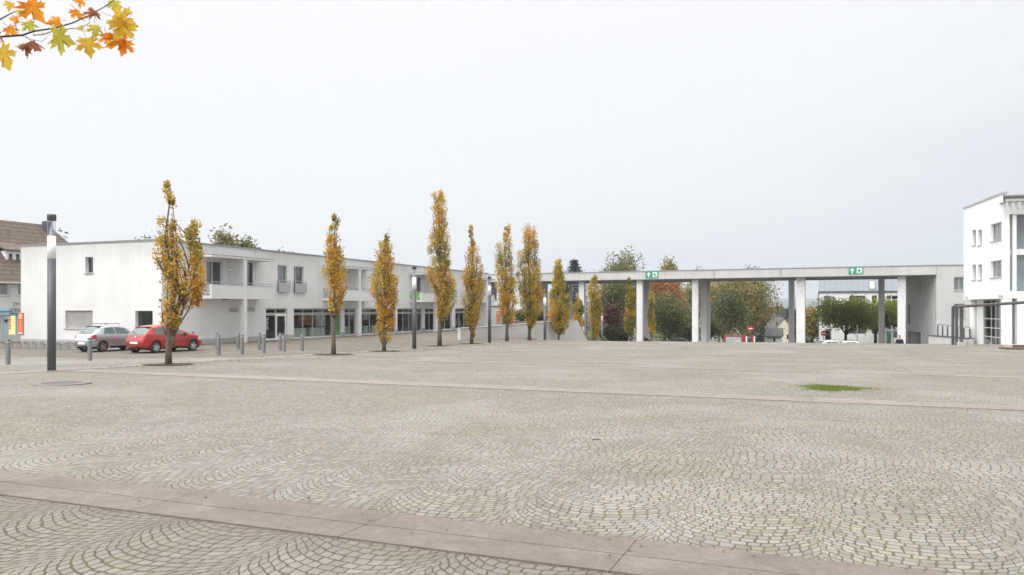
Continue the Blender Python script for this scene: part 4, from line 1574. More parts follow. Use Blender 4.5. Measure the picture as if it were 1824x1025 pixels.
def columnar(px, py, outline, label, seed, fork=None, dens=1.0, bias=0.0, base=None, trunks=1, lf=.10, gap=.0, extra=None):
    """columnar oak; outline = (image row, left, right) of its crown read off the photo -> widths and heights in metres"""
    rng = np.random.default_rng(seed)
    if base is None:
        x, y, z, d = G(px, py)
    else:
        x, y, z, d = base
    sc = d / F
    az = math.atan2(x, y)
    rt = Vector((math.cos(az), -math.sin(az), 0))
    bk = Vector((math.sin(az), math.cos(az), 0))
    t = thing('columnar_oak', label, 'tree', (x, y, z), 0, 'columnar oaks in autumn colours')
    zz = np.array([(HY - r[0]) * sc + EYE - z for r in outline])
    ll = np.array([(r[1] - px) * sc for r in outline])
    rr_ = np.array([(r[2] - px) * sc for r in outline])
    o_ = np.argsort(zz)
    zz, ll, rr_ = zz[o_], ll[o_], rr_[o_]
    top, bot = zz[-1], zz[0]
    cen = lambda h: (np.interp(h, zz, ll) + np.interp(h, zz, rr_)) / 2
    rad = lambda h: np.maximum(.05, (np.interp(h, zz, rr_) - np.interp(h, zz, ll)) / 2)
    # limbs
    mb = MB()
    H0 = max(.35, bot * .75)
    r0 = .035 + top * .0105
    leaders = [(0.0, top - .25)]
    if fork:
        leaders += fork
    lim = []
    for k, (dx, ht) in enumerate(leaders):
        pts, rad_ = [], []
        n = 10
        ph = rng.random() * 6
        for i in range(n + 1):
            f = i / n
            h = f * ht
            off = (cen(h) if h > bot and k == 0 else 0) * min(1, f * 1.5) * .8 + dx * min(1, max(0, (h - .45) / max(.5, ht * .70)))
            p = rt * (off + .04 * math.sin(ph + f * 7) * f) + bk * (.05 * math.sin(ph * 2 + f * 5) * f) + Vector((0, 0, h - (.15 if i == 0 else 0)))
            pts.append(p)
            rad_.append(max(.012, r0 * (1 - .86 * f) * (1.25 if i == 0 else 1) * (1 if k == 0 else .72)))
        mb.tube(pts, rad_, 8)
        lim.append(pts)
    nl = int(10 + (top - bot) * 5)
    ends = []
    for k in range(nl):
        base_l = lim[rng.integers(len(lim))]
        h0 = bot * .55 + rng.random() ** 1.2 * (top - bot) * .72
        h0 = max(h0, .5)
        hmax = base_l[-1].z
        if h0 > hmax - .4:
            h0 = max(.5, hmax * .5)
        i = min(len(base_l) - 2, int(h0 / hmax * (len(base_l) - 1)))
        p0 = base_l[i].lerp(base_l[i + 1], .5)
        h1 = min(top - .1, p0.z + .6 + rng.random() * (top - bot) * .30)
        a = rng.random() * 6.283
        q = rad(h1) * (.45 + .5 * rng.random())
        p1 = rt * (cen(h1) + q * math.cos(a)) + bk * (q * math.sin(a)) + Vector((0, 0, h1))
        mid = p0.lerp(p1, .45) + (rt * math.cos(a) + bk * math.sin(a)) * (q * .22)
        mb.tube([p0, mid, p1], [r0 * .34, r0 * .22, .008], 5)
        ends.append((p0, mid, p1))
    mb.build('trunk', 'bark', t, smooth=True)
    # leaf clusters along the limbs, plus clusters filling the outline
    C_, T_ = [], []
    for p0, mid, p1 in ends:
        for f in np.linspace(.35, 1, 9):
            p = (mid.lerp(p1, (f - .45) / .55) if f > .45 else p0.lerp(mid, f / .45))
            if p.z > bot * .9:
                C_.append(tuple(p))
    # lumps of foliage filling the outline, with gaps left between them
    hs_ = np.linspace(bot, top, 60)
    area = np.sum(rad(hs_)) / 60 * (top - bot) * 2
    nlump = int(area * 16 * dens)
    cum = np.cumsum(rad(hs_) + .08)
    cum /= cum[-1]
    hl = np.interp((np.arange(nlump) + rng.random(nlump)) / nlump, cum, hs_)
    lrad = (.15 + .15 * rng.random(nlump)) * np.clip(rad(hl) / .45, .55, 1.25)
    al = rng.random(nlump) * 6.283
    ql = np.maximum(0, rad(hl) - lrad * .75) * np.sqrt(.1 + .9 * rng.random(nlump))
    ok = np.array([mnoise.noise(Vector((h * 1.9 + seed, math.cos(a) * 1.3, math.sin(a) * 1.3))) > -.22 + gap for h, a in zip(hl, al)])
    hl, al, ql, lrad = hl[ok], al[ok], ql[ok], lrad[ok]
    cx = cen(hl) + ql * np.cos(al)
    cy = ql * np.sin(al)
    LC = np.stack([cx * rt.x + cy * bk.x, cx * rt.y + cy * bk.y, hl], 1)
    if extra:
        ez = np.array([(HY - r[0]) * sc + EYE - z for r in extra])[::-1]
        e0 = np.array([(r[1] - px) * sc for r in extra])[::-1]
        e1 = np.array([(r[2] - px) * sc for r in extra])[::-1]
        m_ = 30
        hh = ez[0] + (ez[-1] - ez[0]) * (np.arange(m_) + rng.random(m_)) / m_
        ec = (np.interp(hh, ez, e0) + np.interp(hh, ez, e1)) / 2
        er = (np.interp(hh, ez, e1) - np.interp(hh, ez, e0)) / 2
        lr2 = (.14 + .10 * rng.random(m_))
        ea = rng.random(m_) * 6.283
        eq = np.maximum(0, er - lr2 * .7) * np.sqrt(rng.random(m_))
        ex_ = ec + eq * np.cos(ea)
        ey_ = eq * np.sin(ea)
        LC = np.concatenate([LC, np.stack([ex_ * rt.x + ey_ * bk.x, ex_ * rt.y + ey_ * bk.y, hh], 1)])
        lrad = np.concatenate([lrad, lr2])
        hl = np.concatenate([hl, hh])
    k = 74
    n_ = len(LC) * k
    dv = rng.normal(size=(n_, 3))
    dv /= np.linalg.norm(dv, axis=1, keepdims=True)
    Pn_ = np.repeat(LC, k, 0) + dv * (np.repeat(lrad, k) * (.25 + .85 * rng.random(n_) ** .7))[:, None] * np.array([1, 1, 1.25])
    tl = np.array([mnoise.noise(Vector((p[0] * .9 + seed * 3, p[1] * .9, p[2] * .6))) for p in LC])
    low = np.clip(1 - (hl - bot) / (top - bot), 0, 1)
    tb_ = .42 + bias + .45 * tl + rng.normal(size=len(LC)) * .12 + .22 * np.clip(low - .55, 0, 1)
    Tn = np.repeat(tb_, k) + rng.normal(size=n_) * .13
    C_ = np.array(C_)
    kk = 9
    C_ = C_[rng.random(len(C_)) < .55]
    P2_ = np.repeat(C_, kk, 0) + rng.normal(size=(len(C_) * kk, 3)) * .075
    t2 = np.array([mnoise.noise(Vector((p[0] * .9 + seed * 3, p[1] * .9, p[2] * .6))) for p in C_])
    T2 = np.repeat(.46 + bias + .45 * t2 + rng.normal(size=len(C_)) * .12, kk) + rng.normal(size=len(P2_)) * .13
    Pn_ = np.concatenate([Pn_, P2_])
    Tn = np.concatenate([Tn, T2])
    leaves_mesh('crown', 'leaf_gold', Pn_, lf, Tn, t, rng, .66)
    return t


OAKS = [
    (300, 650, [(321, 294, 309), (335, 291, 312), (350, 285, 314), (372, 288, 313), (392, 280, 316), (410, 270, 318), (435, 266, 322), (460, 274, 332), (490, 282, 345), (520, 285, 350), (550, 284, 335), (580, 290, 318)],
     'tallest near oak with a forked crown beside the red car', [(.66, 4.35), (.28, 4.2), (.80, 3.5)], .72, .0, .05),
    (594, 632, [(381, 592, 600), (395, 587, 606), (420, 580, 608), (445, 575, 612), (470, 570, 618), (490, 572, 622), (515, 578, 621), (535, 585, 612), (550, 592, 606)],
     'slim oak with a bare straight trunk in front of the shop windows', None, 1.0, .08, 0),
    (684, 626, [(410, 686, 692), (425, 676, 697), (442, 668, 702), (465, 663, 708), (490, 657, 713), (515, 656, 714), (545, 663, 708), (575, 668, 708), (600, 673, 700), (614, 680, 692)],
     'bushy oak leafed almost to the ground in front of the shop windows', None, 1.0, .10, 0),
    (783, 617, [(339, 772, 786), (350, 767, 796), (370, 767, 797), (395, 768, 799), (425, 761, 803), (455, 758, 807), (490, 758, 812), (520, 762, 817), (545, 770, 812), (562, 775, 800)],
     'tallest golden oak with a dark forked trunk', [(.35, 5.0)], 1.0, .0, 0),
    (840, 613, [(403, 835, 845), (418, 832, 846), (430, 835, 845), (445, 830, 855), (470, 823, 862), (500, 820, 866), (530, 820, 867), (555, 826, 862), (580, 830, 852), (598, 836, 848)],
     'golden oak with a thin top tuft left of the parapet wall', [(.2, 4.6)], .95, .06, 0),
    (903, 608, [(402, 898, 911), (425, 893, 912), (440, 882, 913), (470, 879, 918), (500, 878, 922), (530, 879, 925), (555, 886, 925), (572, 892, 920)],
     'golden oak with twin pale stems before the parapet wall', [(.25, 5.2), (-.2, 4.6)], .95, .0, 0),
    (943, 606.5, [(400, 932, 955), (420, 926, 960), (450, 920, 963), (480, 917, 966), (510, 917, 970), (540, 920, 972), (560, 926, 965), (580, 936, 955)],
     'broad dense golden oak in the middle of the row', [(.35, 5.8), (-.3, 5.4)], 1.1, -.06, 0),
]
for i, (px, py, ol, lab, fk, dn, bi, gp) in enumerate(OAKS):
    columnar(px, py, ol, lab, 11 + i, fk, dn, bi, None, 1, .085, gp,
             [(396, 343, 350), (408, 328, 353), (430, 330, 358), (460, 330, 362), (490, 332, 364), (515, 335, 365), (545, 338, 350)] if i == 0 else None)
for i, (px, u, v, ol, lab) in enumerate((
        (995, -20.3, 62.5, [(463, 990, 1000), (480, 984, 1006), (505, 979, 1011), (530, 972, 1017), (552, 968, 1022), (575, 978, 1016), (592, 988, 1008)], 'stout golden oak with a rounded base at the end of the parapet wall'),
        (1030, -20.0, 69.5, [(529, 1027, 1034), (545, 1022, 1040), (565, 1019, 1043), (585, 1022, 1042), (602, 1028, 1038)], 'smallest golden oak beside the stair cheek'),
        (1058, -20.0, 76.5, [(490, 1055, 1062), (505, 1045, 1070), (530, 1044, 1073), (560, 1046, 1076), (585, 1050, 1070), (603, 1054, 1066)], 'yellow oak right of the first gate column'),
        (1160, -19.5, 112, [(520, 1157, 1162), (545, 1154, 1166), (570, 1153, 1168), (592, 1156, 1166)], 'distant narrow yellow oak just behind the second gate column'),
        (1121, -22.5, 112, [(497, 1118, 1126), (525, 1112, 1132), (560, 1110, 1134), (590, 1112, 1132)], 'distant yellow green oak left of the second gate column'))):
    # stand at the measured row but keep it under its pixel column
    d = 58.0
    for _ in range(40):
        xx, yy = P(px, d)
        if UVc(xx, yy)[1] < v:
            d += .5
    x, y = P(px, d)
    z = gzxy(x, y) if v < 78 else terr(x, y)
    columnar(px, 606, ol, lab, 31 + i, None, 1.0, -.05 if v < 80 else -.2, (x, y, z, d), 1, .11 if v < 80 else .16)

# soil pits under the near oaks
for px, py, w in ((300, 650, .85), (594, 632, .95), (684, 626, .85), (783, 617, .85), (840, 613, .85)):
    x, y, z, d = G(px, py)
    u, v = UVc(x, y)
    mb = MB()
    n = 26
    r = random.Random(int(px))
    mb.add([(u, v, z + .022)] + [(u + w * (1 + .12 * r.random()) * .9 * math.cos(6.2832 * k / n), v + w * (1 + .12 * r.random()) * .9 * math.sin(6.2832 * k / n), gz(u + w * math.cos(6.2832 * k / n), v + w * math.sin(6.2832 * k / n)) + .014) for k in range(n)],
           [(0, 1 + k, 1 + (k + 1) % n) for k in range(n)])
    struct(mb.build('soil_pit', 'soil', rot=(0, 0, -TH)))


# trees behind: trunk, limbs and lobed crowns
def broadleaf(name, label, px, d, ytop, ybot, hw, mat, seed, n_cl=420, leaf=.34, zbase=None, trunk=True, lobes=14, tb=.5, ts=.2, bark='bark', group='trees beyond the gateway', per=9, sparse=0.0, cat='tree', squash=1.0, boxy=False, cr=.55):
    rng = np.random.default_rng(seed)
    x, y = P(px, d)
    z = terr(x, y) if zbase is None else zbase
    sc = d / F
    top = Zp(ytop, d) - z
    bot = max(.2, Zp(ybot, d) - z)
    rx_ = hw * sc
    rz = (top - bot) / 2
    cz = (top + bot) / 2
    t = thing(name, label, cat, (x, y, z), 0, group)
    L_ = []
    for k in range(lobes):
        if boxy:
            p = np.array([(rng.random() * 2 - 1) * .85, (rng.random() * 2 - 1) * .8, (rng.random() * 2 - 1) * .45])
        else:
            p = rng.normal(size=3)
            p = p / np.linalg.norm(p) * (rng.random() ** .5) * .72
        L_.append(p)
    L_ = np.array(L_)
    lr = (.30 + .20 * rng.random(lobes)) * (1.1 if boxy else 1)
    ctr = L_ * np.array([rx_, rx_ * squash, rz]) + np.array([0, 0, cz])
    mb = MB()
    if trunk:
        tr = .06 + top * .016
        pt = Vector((0, 0, bot + rz * .9))
        mb.tube([Vector((0, 0, -.4)), Vector((.05, .05, bot * .6)), pt], [tr * 1.3, tr, tr * .45], 8)
        for c in ctr[:12]:
            s_ = Vector((0, 0, min(bot + rz * .5, max(.4, bot * .8)) + .3 * rng.random()))
            mb.tube([s_, s_.lerp(Vector(c), .5) + Vector((0, 0, -.1 * rz * 0)), Vector(c)], [tr * .5, tr * .28, .02], 5)
        mb.build('trunk', bark, t, smooth=True)
    w = lr ** 2
    idx = rng.choice(lobes, size=n_cl, p=w / w.sum())
    dirs = rng.normal(size=(n_cl, 3))
    dirs /= np.linalg.norm(dirs, axis=1, keepdims=True)
    rr2 = lr[idx] * (.45 + .62 * rng.random(n_cl) ** .6)
    C_ = ctr[idx] + dirs * rr2[:, None] * np.array([rx_, rx_ * squash, rz * (1.0 if not boxy else .9)])
    C_ = C_[C_[:, 2] > .15]
    if sparse:
        C_ = C_[rng.random(len(C_)) > sparse]
    tl = np.array([mnoise.noise(Vector((p[0] * .35 + seed, p[1] * .35, p[2] * .35))) for p in C_])
    tt = tb + tl * ts * 1.6 + rng.normal(size=len(C_)) * ts * .5
    crr = cr * (.6 + .8 * rng.random(len(C_)))
    Pn_ = np.repeat(C_, per, 0) + rng.normal(size=(len(C_) * per, 3)) * np.repeat(crr, per)[:, None] * .6
    Tn = np.repeat(tt, per) + rng.normal(size=len(Pn_)) * .10
    leaves_mesh('crown', mat, Pn_, leaf, Tn, t, rng, .7, .3)
    return t


BT = [
    # name, label, px, d, top, bottom, half width, material, options
    ('broadleaf_tree', 'tall rounded olive brown tree rising above the gateway slab', 1114, 128, 440, 604, 54, 'leaf_olive', dict(n_cl=1700, leaf=.27, lobes=34, tb=.45)),
    ('rust_tree', 'rust orange tree seen between the second and third gate columns', 1183, 121, 468, 590, 36, 'leaf_rust', dict(n_cl=1100, leaf=.25, lobes=24, tb=.55)),
    ('pale_tree', 'pale yellowish tree top rising above the slab beside the big olive tree', 1194, 140, 454, 560, 20, 'leaf_birch', dict(n_cl=380, leaf=.36, tb=.55)),
    ('slender_tree', 'thin half bare tree behind the third pair of columns', 1240, 131, 476, 600, 26, 'leaf_birch', dict(n_cl=330, leaf=.32, tb=.5, sparse=.25)),
    ('birch_tree', 'large birch with drooping yellow and olive foliage left of the open view', 1326, 122, 470, 610, 62, 'leaf_birch', dict(n_cl=2300, leaf=.24, lobes=46, tb=.42, ts=.3, bark='bark_pale')),
    ('birch_tree', 'birch with gappy amber leaves and a leaning pale trunk behind the third columns', 1280, 126, 482, 596, 26, 'leaf_birch', dict(n_cl=430, leaf=.32, tb=.6, bark='bark_pale', sparse=.15)),
    ('dark_tree', 'dark green leafy tree with a thin pale trunk in the second gate opening', 1192, 106, 530, 604, 46, 'leaf_dark', dict(n_cl=950, leaf=.22, lobes=16, tb=.5, ts=.35, bark='bark_pale', cr=1.0)),
    ('dark_tree', 'dark green round tree behind the red framed barrier', 1300, 108, 512, 594, 38, 'leaf_dark', dict(n_cl=900, leaf=.22, lobes=15, tb=.5, ts=.35, bark='bark_pale', cr=1.0)),
    ('dark_tree', 'dark tree filling the first gate opening behind the last lamp', 1092, 116, 492, 606, 34, 'leaf_dark', dict(n_cl=1100, leaf=.24, lobes=18, tb=.65, ts=.35, cr=1.0)),
    ('wine_tree', 'wine red shrub like tree low in the first gate opening', 1092, 112, 540, 600, 17, 'leaf_red', dict(n_cl=260, leaf=.28, tb=.5)),
    ('leafy_shrub', 'grey green bush beside the third pair of columns', 1268, 103, 556, 614, 19, 'leaf_olive', dict(n_cl=330, leaf=.22, tb=.15, trunk=False, cat='shrub')),
    ('leafy_shrub', 'low dark hedge like bush behind the parked dark car', 1225, 112, 572, 616, 28, 'leaf_dark', dict(n_cl=330, leaf=.26, tb=.25, trunk=False, cat='shrub')),
    ('leafy_shrub', 'dark bush beneath the yellow oaks in the first gate opening', 1098, 104, 582, 618, 34, 'leaf_dark', dict(n_cl=380, leaf=.24, tb=.25, trunk=False, cat='shrub')),
    ('yellow_tree', 'rounded yellow green tree right of the open view, below the far roofs', 1446, 112, 538, 612, 17, 'leaf_birch', dict(n_cl=420, leaf=.27, tb=.52, ts=.15)),
    ('plane_tree', 'clipped plane tree with a flat crown in front of the zinc roofed house', 1506, 91, 530, 590, 44, 'leaf_plane', dict(n_cl=1300, leaf=.22, lobes=34, tb=.5, ts=.22, boxy=True, squash=.8, bark='bark_dark')),
    ('plane_tree', 'clipped plane tree with a double trunk left of the slim dark column', 1559, 92, 531, 589, 36, 'leaf_plane', dict(n_cl=1100, leaf=.22, lobes=28, tb=.5, ts=.22, boxy=True, squash=.8, bark='bark_dark')),
    ('plane_tree', 'clipped plane tree half hidden by the rightmost gate columns', 1612, 93, 533, 588, 34, 'leaf_plane', dict(n_cl=950, leaf=.22, lobes=26, tb=.5, ts=.22, boxy=True, squash=.8, bark='bark_dark')),
    ('broadleaf_tree', 'olive tree top behind the flat roof, right of the forked oak', 400, 84, 408, 500, 26, 'leaf_olive', dict(n_cl=380, leaf=.30, tb=.55, zbase=ZG)),
    ('broadleaf_tree', 'smaller olive tree top at the right of its neighbour behind the flat roof', 443, 86, 417, 500, 21, 'leaf_olive', dict(n_cl=300, leaf=.30, tb=.5, zbase=ZG)),
    ('broadleaf_tree', 'low tree top behind the roof left of the forked oak', 262, 84, 417, 480, 22, 'leaf_olive', dict(n_cl=220, leaf=.30, tb=.35, zbase=ZG, sparse=.2)),
    ('broadleaf_tree', 'sparse tree top just over the roof near the french windows', 512, 92, 441, 500, 26, 'leaf_olive', dict(n_cl=180, leaf=.30, tb=.3, zbase=ZG, sparse=.3)),
    ('broadleaf_tree', 'thin tree top beside the end of the brown tiled roof', 112, 84, 420, 480, 15, 'leaf_olive', dict(n_cl=120, leaf=.30, tb=.3, zbase=ZG, sparse=.3)),
    ('leafy_shrub', 'dark spreading shrub on the terrace behind the parapet wall', 928, 76, 556, 574, 14, 'leaf_dark', dict(n_cl=160, leaf=.16, tb=.5, trunk=False, cat='shrub', zbase=EYE - 1.3, cr=.3, group='shrubs on the terrace')),
    ('leafy_shrub', 'second dark shrub on the terrace, right of the first', 962, 78, 555, 574, 16, 'leaf_dark', dict(n_cl=170, leaf=.16, tb=.45, trunk=False, cat='shrub', zbase=EYE - 1.3, cr=.3, group='shrubs on the terrace')),
    ('broadleaf_tree', 'olive tree filling the back of the second gate opening', 1218, 150, 484, 604, 40, 'leaf_olive', dict(n_cl=700, leaf=.30, lobes=22, tb=.6)),
    ('broadleaf_tree', 'olive green tree at the back, beside the second gate column', 1152, 150, 486, 604, 34, 'leaf_olive', dict(n_cl=600, leaf=.30, lobes=20, tb=.5)),
    ('birch_tree', 'hazy amber tree at the back, behind the birch with the leaning trunk', 1290, 152, 474, 606, 46, 'leaf_birch', dict(n_cl=800, leaf=.32, lobes=26, tb=.6)),
    ('broadleaf_tree', 'sparse leafless looking tree top above the slab right of the second joint', 1340, 136, 469, 560, 28, 'leaf_olive', dict(n_cl=240, leaf=.3, tb=.3, sparse=.35)),
]
for i, (nm, lab, px, d, yt, yb, hw, mt, kw) in enumerate(BT):
    broadleaf(nm, lab, px, d, yt, yb, hw, mt, 101 + i, **kw)


def spruce(px, d, ytop, hw, label, seed):
    rng = np.random.default_rng(seed)
    x, y = P(px, d)
    z = terr(x, y)
    H = Zp(ytop, d) - z
    Rb = hw * d / F
    t = thing('spruce_tree', label, 'tree', (x, y, z), 0)
    mb = MB().tube([(0, 0, -.4), (0, 0, H * .5), (0, 0, H)], [.22, .14, .02], 8)
    C_ = []
    lev = 30
    for k in range(lev):
        f = k / lev
        h = H * (.12 + .87 * f)
        r = min(Rb, .10 + .62 * (H - h))
        nb = 9
        for j in range(nb):
            a = 6.283 * (j + rng.random() * .7) / nb + k
            l = r * (.75 + .35 * rng.random())
            e = Vector((l * math.cos(a), l * math.sin(a), h - l * .28 + .25 * l * l / max(r, .1) * .2))
            mb.tube([Vector((0, 0, h)), e], [.03, .008], 4)
            for q in np.linspace(.25, 1, 6):
                C_.append(tuple(Vector((0, 0, h)).lerp(e, q)))
    mb.build('trunk', 'bark_dark', t)
    C_ = np.array(C_)
    k = 6
    Pn_ = np.repeat(C_, k, 0) + rng.normal(size=(len(C_) * k, 3)) * np.array([.22, .22, .12])
    leaves_mesh('crown', 'needle', Pn_, .30, .4 + .25 * rng.normal(size=len(Pn_)), t, rng, .35)


spruce(1023, 140, 459, 30, 'dark spruce with a pointed top behind the left end of the gateway slab', 71)
spruce(1006, 150, 503, 26, 'second dark spruce lower behind the gateway columns at left', 72)

# far woods seen through the open view: one mass
rng = np.random.default_rng(5)
C_, T_ = [], []
for k in range(420):
    d = 240 + rng.random() ** 1.2 * 1000
    px = 1350 + rng.random() * 150
    x, y = P(px, d)
    h = 9 + 5 * rng.random()
    z0 = terr(x, y)
    n = 46
    q = rng.normal(size=(n, 3))
    q /= np.linalg.norm(q, axis=1, keepdims=True)
    C_.append(np.array([x, y, z0 + h * .55]) + q * np.array([h * .42, h * .42, h * .5]) * (.6 + .4 * rng.random((n, 1))))
    T_.append(np.full(n, .35 + .3 * rng.normal()) + .15 * rng.normal(size=n))
o = leaves_mesh('woods', 'leaf_far', np.concatenate(C_), 2.6, np.concatenate(T_), None, rng, .8)
tag(o, 'dark distant woods below the hazy hills', 'woods', kind='stuff')

# ------------------------------------------------------------------ grass patch, litter
rng = np.random.default_rng(9)
n = 6500
a = rng.random(n) * 6.283
q = np.sqrt(rng.random(n))
edge = (1 + .30 * rng.normal(size=n) ** 2 * .6) * (1 + .22 * np.sin(a * 3 + 1) + .15 * np.sin(a * 7) + .1 * np.sin(a * 13))
gu = .20 + .52 * q * edge * np.cos(a)
gv = 19.9 + .66 * q * edge * np.sin(a)
gzv = EYE + relz(gu, gv)
hgt = .02 + .06 * rng.random(n) * (1.15 - q)
v = np.empty((n, 3, 3))
da = rng.random(n) * 6.283
wd = .008
v[:, 0] = np.stack([gu - wd * np.cos(da), gv - wd * np.sin(da), gzv], 1)
v[:, 1] = np.stack([gu + wd * np.cos(da), gv + wd * np.sin(da), gzv], 1)
v[:, 2] = np.stack([gu + .03 * rng.normal(size=n), gv + .03 * rng.normal(size=n), gzv + hgt], 1)
me = bpy.data.meshes.new('grass')
me.from_pydata(v.reshape(-1, 3).tolist(), [], np.arange(n * 3).reshape(-1, 3).tolist())
at = me.attributes.new('tint', 'FLOAT', 'FACE')
at.data.foreach_set('value', np.clip(.45 + .2 * rng.normal(size=n), 0, 1).astype(np.float32))
me.materials.append(M['grass'])
o = bpy.data.objects.new('grass', me)
o.rotation_euler = (0, 0, -TH)
COL.objects.link(o)
tag(o, 'small oval patch of bright green grass growing in the paving', 'grass', kind='stuff')
# moss cushion beneath the blades
mb = MB()
nn = 40
ang = [6.2832 * k / nn for k in range(nn)]
e = lambda a: 1 + .22 * math.sin(a * 3 + 1) + .15 * math.sin(a * 7) + .1 * math.sin(a * 13)
mb.add([(.23, 19.95, gz(.23, 19.95) + .03)] + [(.20 + .40 * e(a) * math.cos(a), 19.9 + .5 * e(a) * math.sin(a), gz(.23, 19.95 + .9 * math.sin(a)) + .008) for a in ang],
       [(0, 1 + k, 1 + (k + 1) % nn) for k in range(nn)])
M['moss'] = simple('moss', (.085, .125, .022), .95, 0, .4, 12, .1, .6)
o = mb.build('moss', 'moss', rot=(0, 0, -TH))
tag(o, 'low moss cushion beneath the grass patch', 'moss', kind='stuff')

# fallen leaves and crumbs on the paving
rng = np.random.default_rng(19)
n = 520
px = rng.random(n) * 1900 - 40
d = 5.0 + rng.random(n) ** 1.5 * 34
x = (px - CX) / F * d
u, v_ = x * CT - d * ST, x * ST + d * CT
zz = EYE + relz(u, v_) + .018
# more of them under the oaks and along the building
n2 = 1500
u2 = np.concatenate([-20.4 + rng.normal(size=700) * 1.6, -36.6 + np.abs(rng.normal(size=800)) * 1.6])
v2 = np.concatenate([18 + rng.random(700) * 34, 34 + rng.random(800) * 40])
z2 = EYE + relz(u2, v2) + .02
pts = np.concatenate([np.stack([u, v_, zz], 1), np.stack([u2, v2, z2], 1)])
sz = np.concatenate([.012 + .022 * rng.random(n), .03 + .04 * rng.random(n2)])
tt = np.concatenate([.85 + .15 * rng.normal(size=n), .8 + .2 * rng.normal(size=n2)])
M['litter'] = leaf_mat('fallen_leaves', [(0, (.30, .28, .24)), (.5, (.20, .13, .06)), (1, (.13, .075, .04))], .1)
o = leaves_mesh('fallen_leaves', 'litter', pts, sz, tt, None, rng, .7, 2.5)
o.rotation_euler = (0, 0, -TH)
tag(o, 'scattered dry leaves and crumbs on the setts', 'fallen leaves', kind='stuff')

# a broken twig and a manhole
x, y, z, d = G(1063, 786)
t = MB().tube([(-.055, 0, .02), (-.02, .012, .022), (.05, 0, .02)], [.006, .007, .005], 6).tube([(.0, .008, .022), (.02, .03, .03)], [.004, .002], 5).build('twig', 'bark_dark', loc=(x, y, z))
tag(t, 'short dark twig lying alone on the setts in mid square', 'twig')
x, y, z, d = G(110, 684)
u, v_ = UVc(x, y)
t = thing('manhole_cover', 'round stone framed manhole cover near the tall lamp at left', 'manhole cover', (x, y, z), 0)
MB().lathe([(.42, .004), (.42, .02), (.62, .02), (.62, .0)], 32).build('ring', simple('manhole_stone', (.185, .168, .15), .85, 0, .25, 9), t)
MB().lathe([(.001, .012), (.41, .012), (.41, .0)], 32).build('lid', 'weather_steel', t)
for px, py in ((1505, 677), (1340, 655), (1555, 672)):
    pass

# ------------------------------------------------------------------ branch with lobed leaves overhead (near the camera)
DB = 4.4
t = thing('tree_branch', 'thin branch with lobed orange and yellow autumn leaves hanging in at the upper left', 'branch', (*P(0, DB), Zp(66, DB)), 0)
bo = Vector(t.location)


def bp(px, py, dd=0.0):
    d = DB + dd
    return Vector((*P(px, d), Zp(py, d))) - bo


def twig(pts, r0, r1, name='twig'):
    n = len(pts)
    mb = MB()
    mb.tube([bp(*p) for p in pts], [r0 + (r1 - r0) * i / (n - 1) for i in range(n)], 6)
    return mb.build(name, 'bark_dark', t, smooth=True)


twig([(-420, 130, .5), (-200, 84, .2), (-90, 70, .1), (0, 66), (40, 63), (60, 56), (100, 50, -.02), (130, 41, -.04), (160, 27, -.05), (185, 13, -.05), (207, -2, -.06), (235, -28, -.05)], .0075, .0018, 'branch')
twig([(58, 63, 0), (76, 62, .03), (100, 54, .05), (122, 52, .06), (142, 50, .08), (156, 44, .08), (161, 38, .08)], .003, .0014)
twig([(-60, 68, .1), (0, 35, .15), (20, 24, .16), (30, 20, .16), (40, 20, .16)], .005, .0015)
twig([(30, 56, 0), (28, 46, 0), (30, 38, 0), (42, 41, 0)], .0025, .0015)
twig([(40, 64, 0), (55, 71, 0), (75, 74, 0), (85, 66, 0)], .002, .001)
LOBE = [(0, -.30), (.12, -.26), (.40, -.44), (.34, -.26), (.60, -.24), (.40, -.06), (.30, .00), (.46, .06), (.54, .02), (.58, .12), (.74, .24), (.56, .24), (.50, .36), (.36, .26), (.20, .20), (.22, .40), (.30, .46), (.17, .52), (.10, .66), (0, .84)]
LOBE = LOBE + [(-x, y) for x, y in LOBE[-2:0:-1]]


def lobed(px, py, size, ang, tilt, yaw, col, fold=.25, dd=0.0):
    sc = size / F * (DB + dd) / 1.28
    mb = MB()
    c = (0, .05, 0)
    pts = [(x * sc, y * sc, abs(x) * sc * fold) for x, y in LOBE]
    mid = [(x * sc * .5, y * sc * .5, abs(x) * sc * fold * .5 + .01 * sc) for x, y in LOBE]
    wr = random.uniform(-.25, .25)
    cu, cu2 = random.uniform(-.3, .8), random.uniform(-.2, .9)
    pts = [(x * (1 + wr * y / sc * .5) + random.uniform(-.02, .02) * sc, y + random.uniform(-.03, .03) * sc, z + (y / sc) ** 2 * sc * cu + abs(x / sc) ** 2 * sc * cu2) for x, y, z in pts]
    n = len(pts)
    mb.add([(0, .02 * sc, 0)] + mid + pts, [(0, 1 + k, 1 + (k + 1) % n) for k in range(n)] + [(1 + k, 1 + n + k, 1 + n + (k + 1) % n, 1 + (k + 1) % n) for k in range(n)])
    mb.tube([(0, -.36 * sc, 0), (0, -.75 * sc, .05 * sc)], [.0018, .0012], 5)
    o = mb.build('leaf', col, t, smooth=True)
    o.location = bp(px, py, dd)
    # leaf plane faces the viewer, then turned in its plane, tilted and yawed
    o.rotation_euler = (Matrix.Rotation(R(yaw), 3, 'Z') @ Matrix.Rotation(R(90 + tilt), 3, 'X') @ Matrix.Rotation(R(ang), 3, 'Z')).to_euler()
    return o


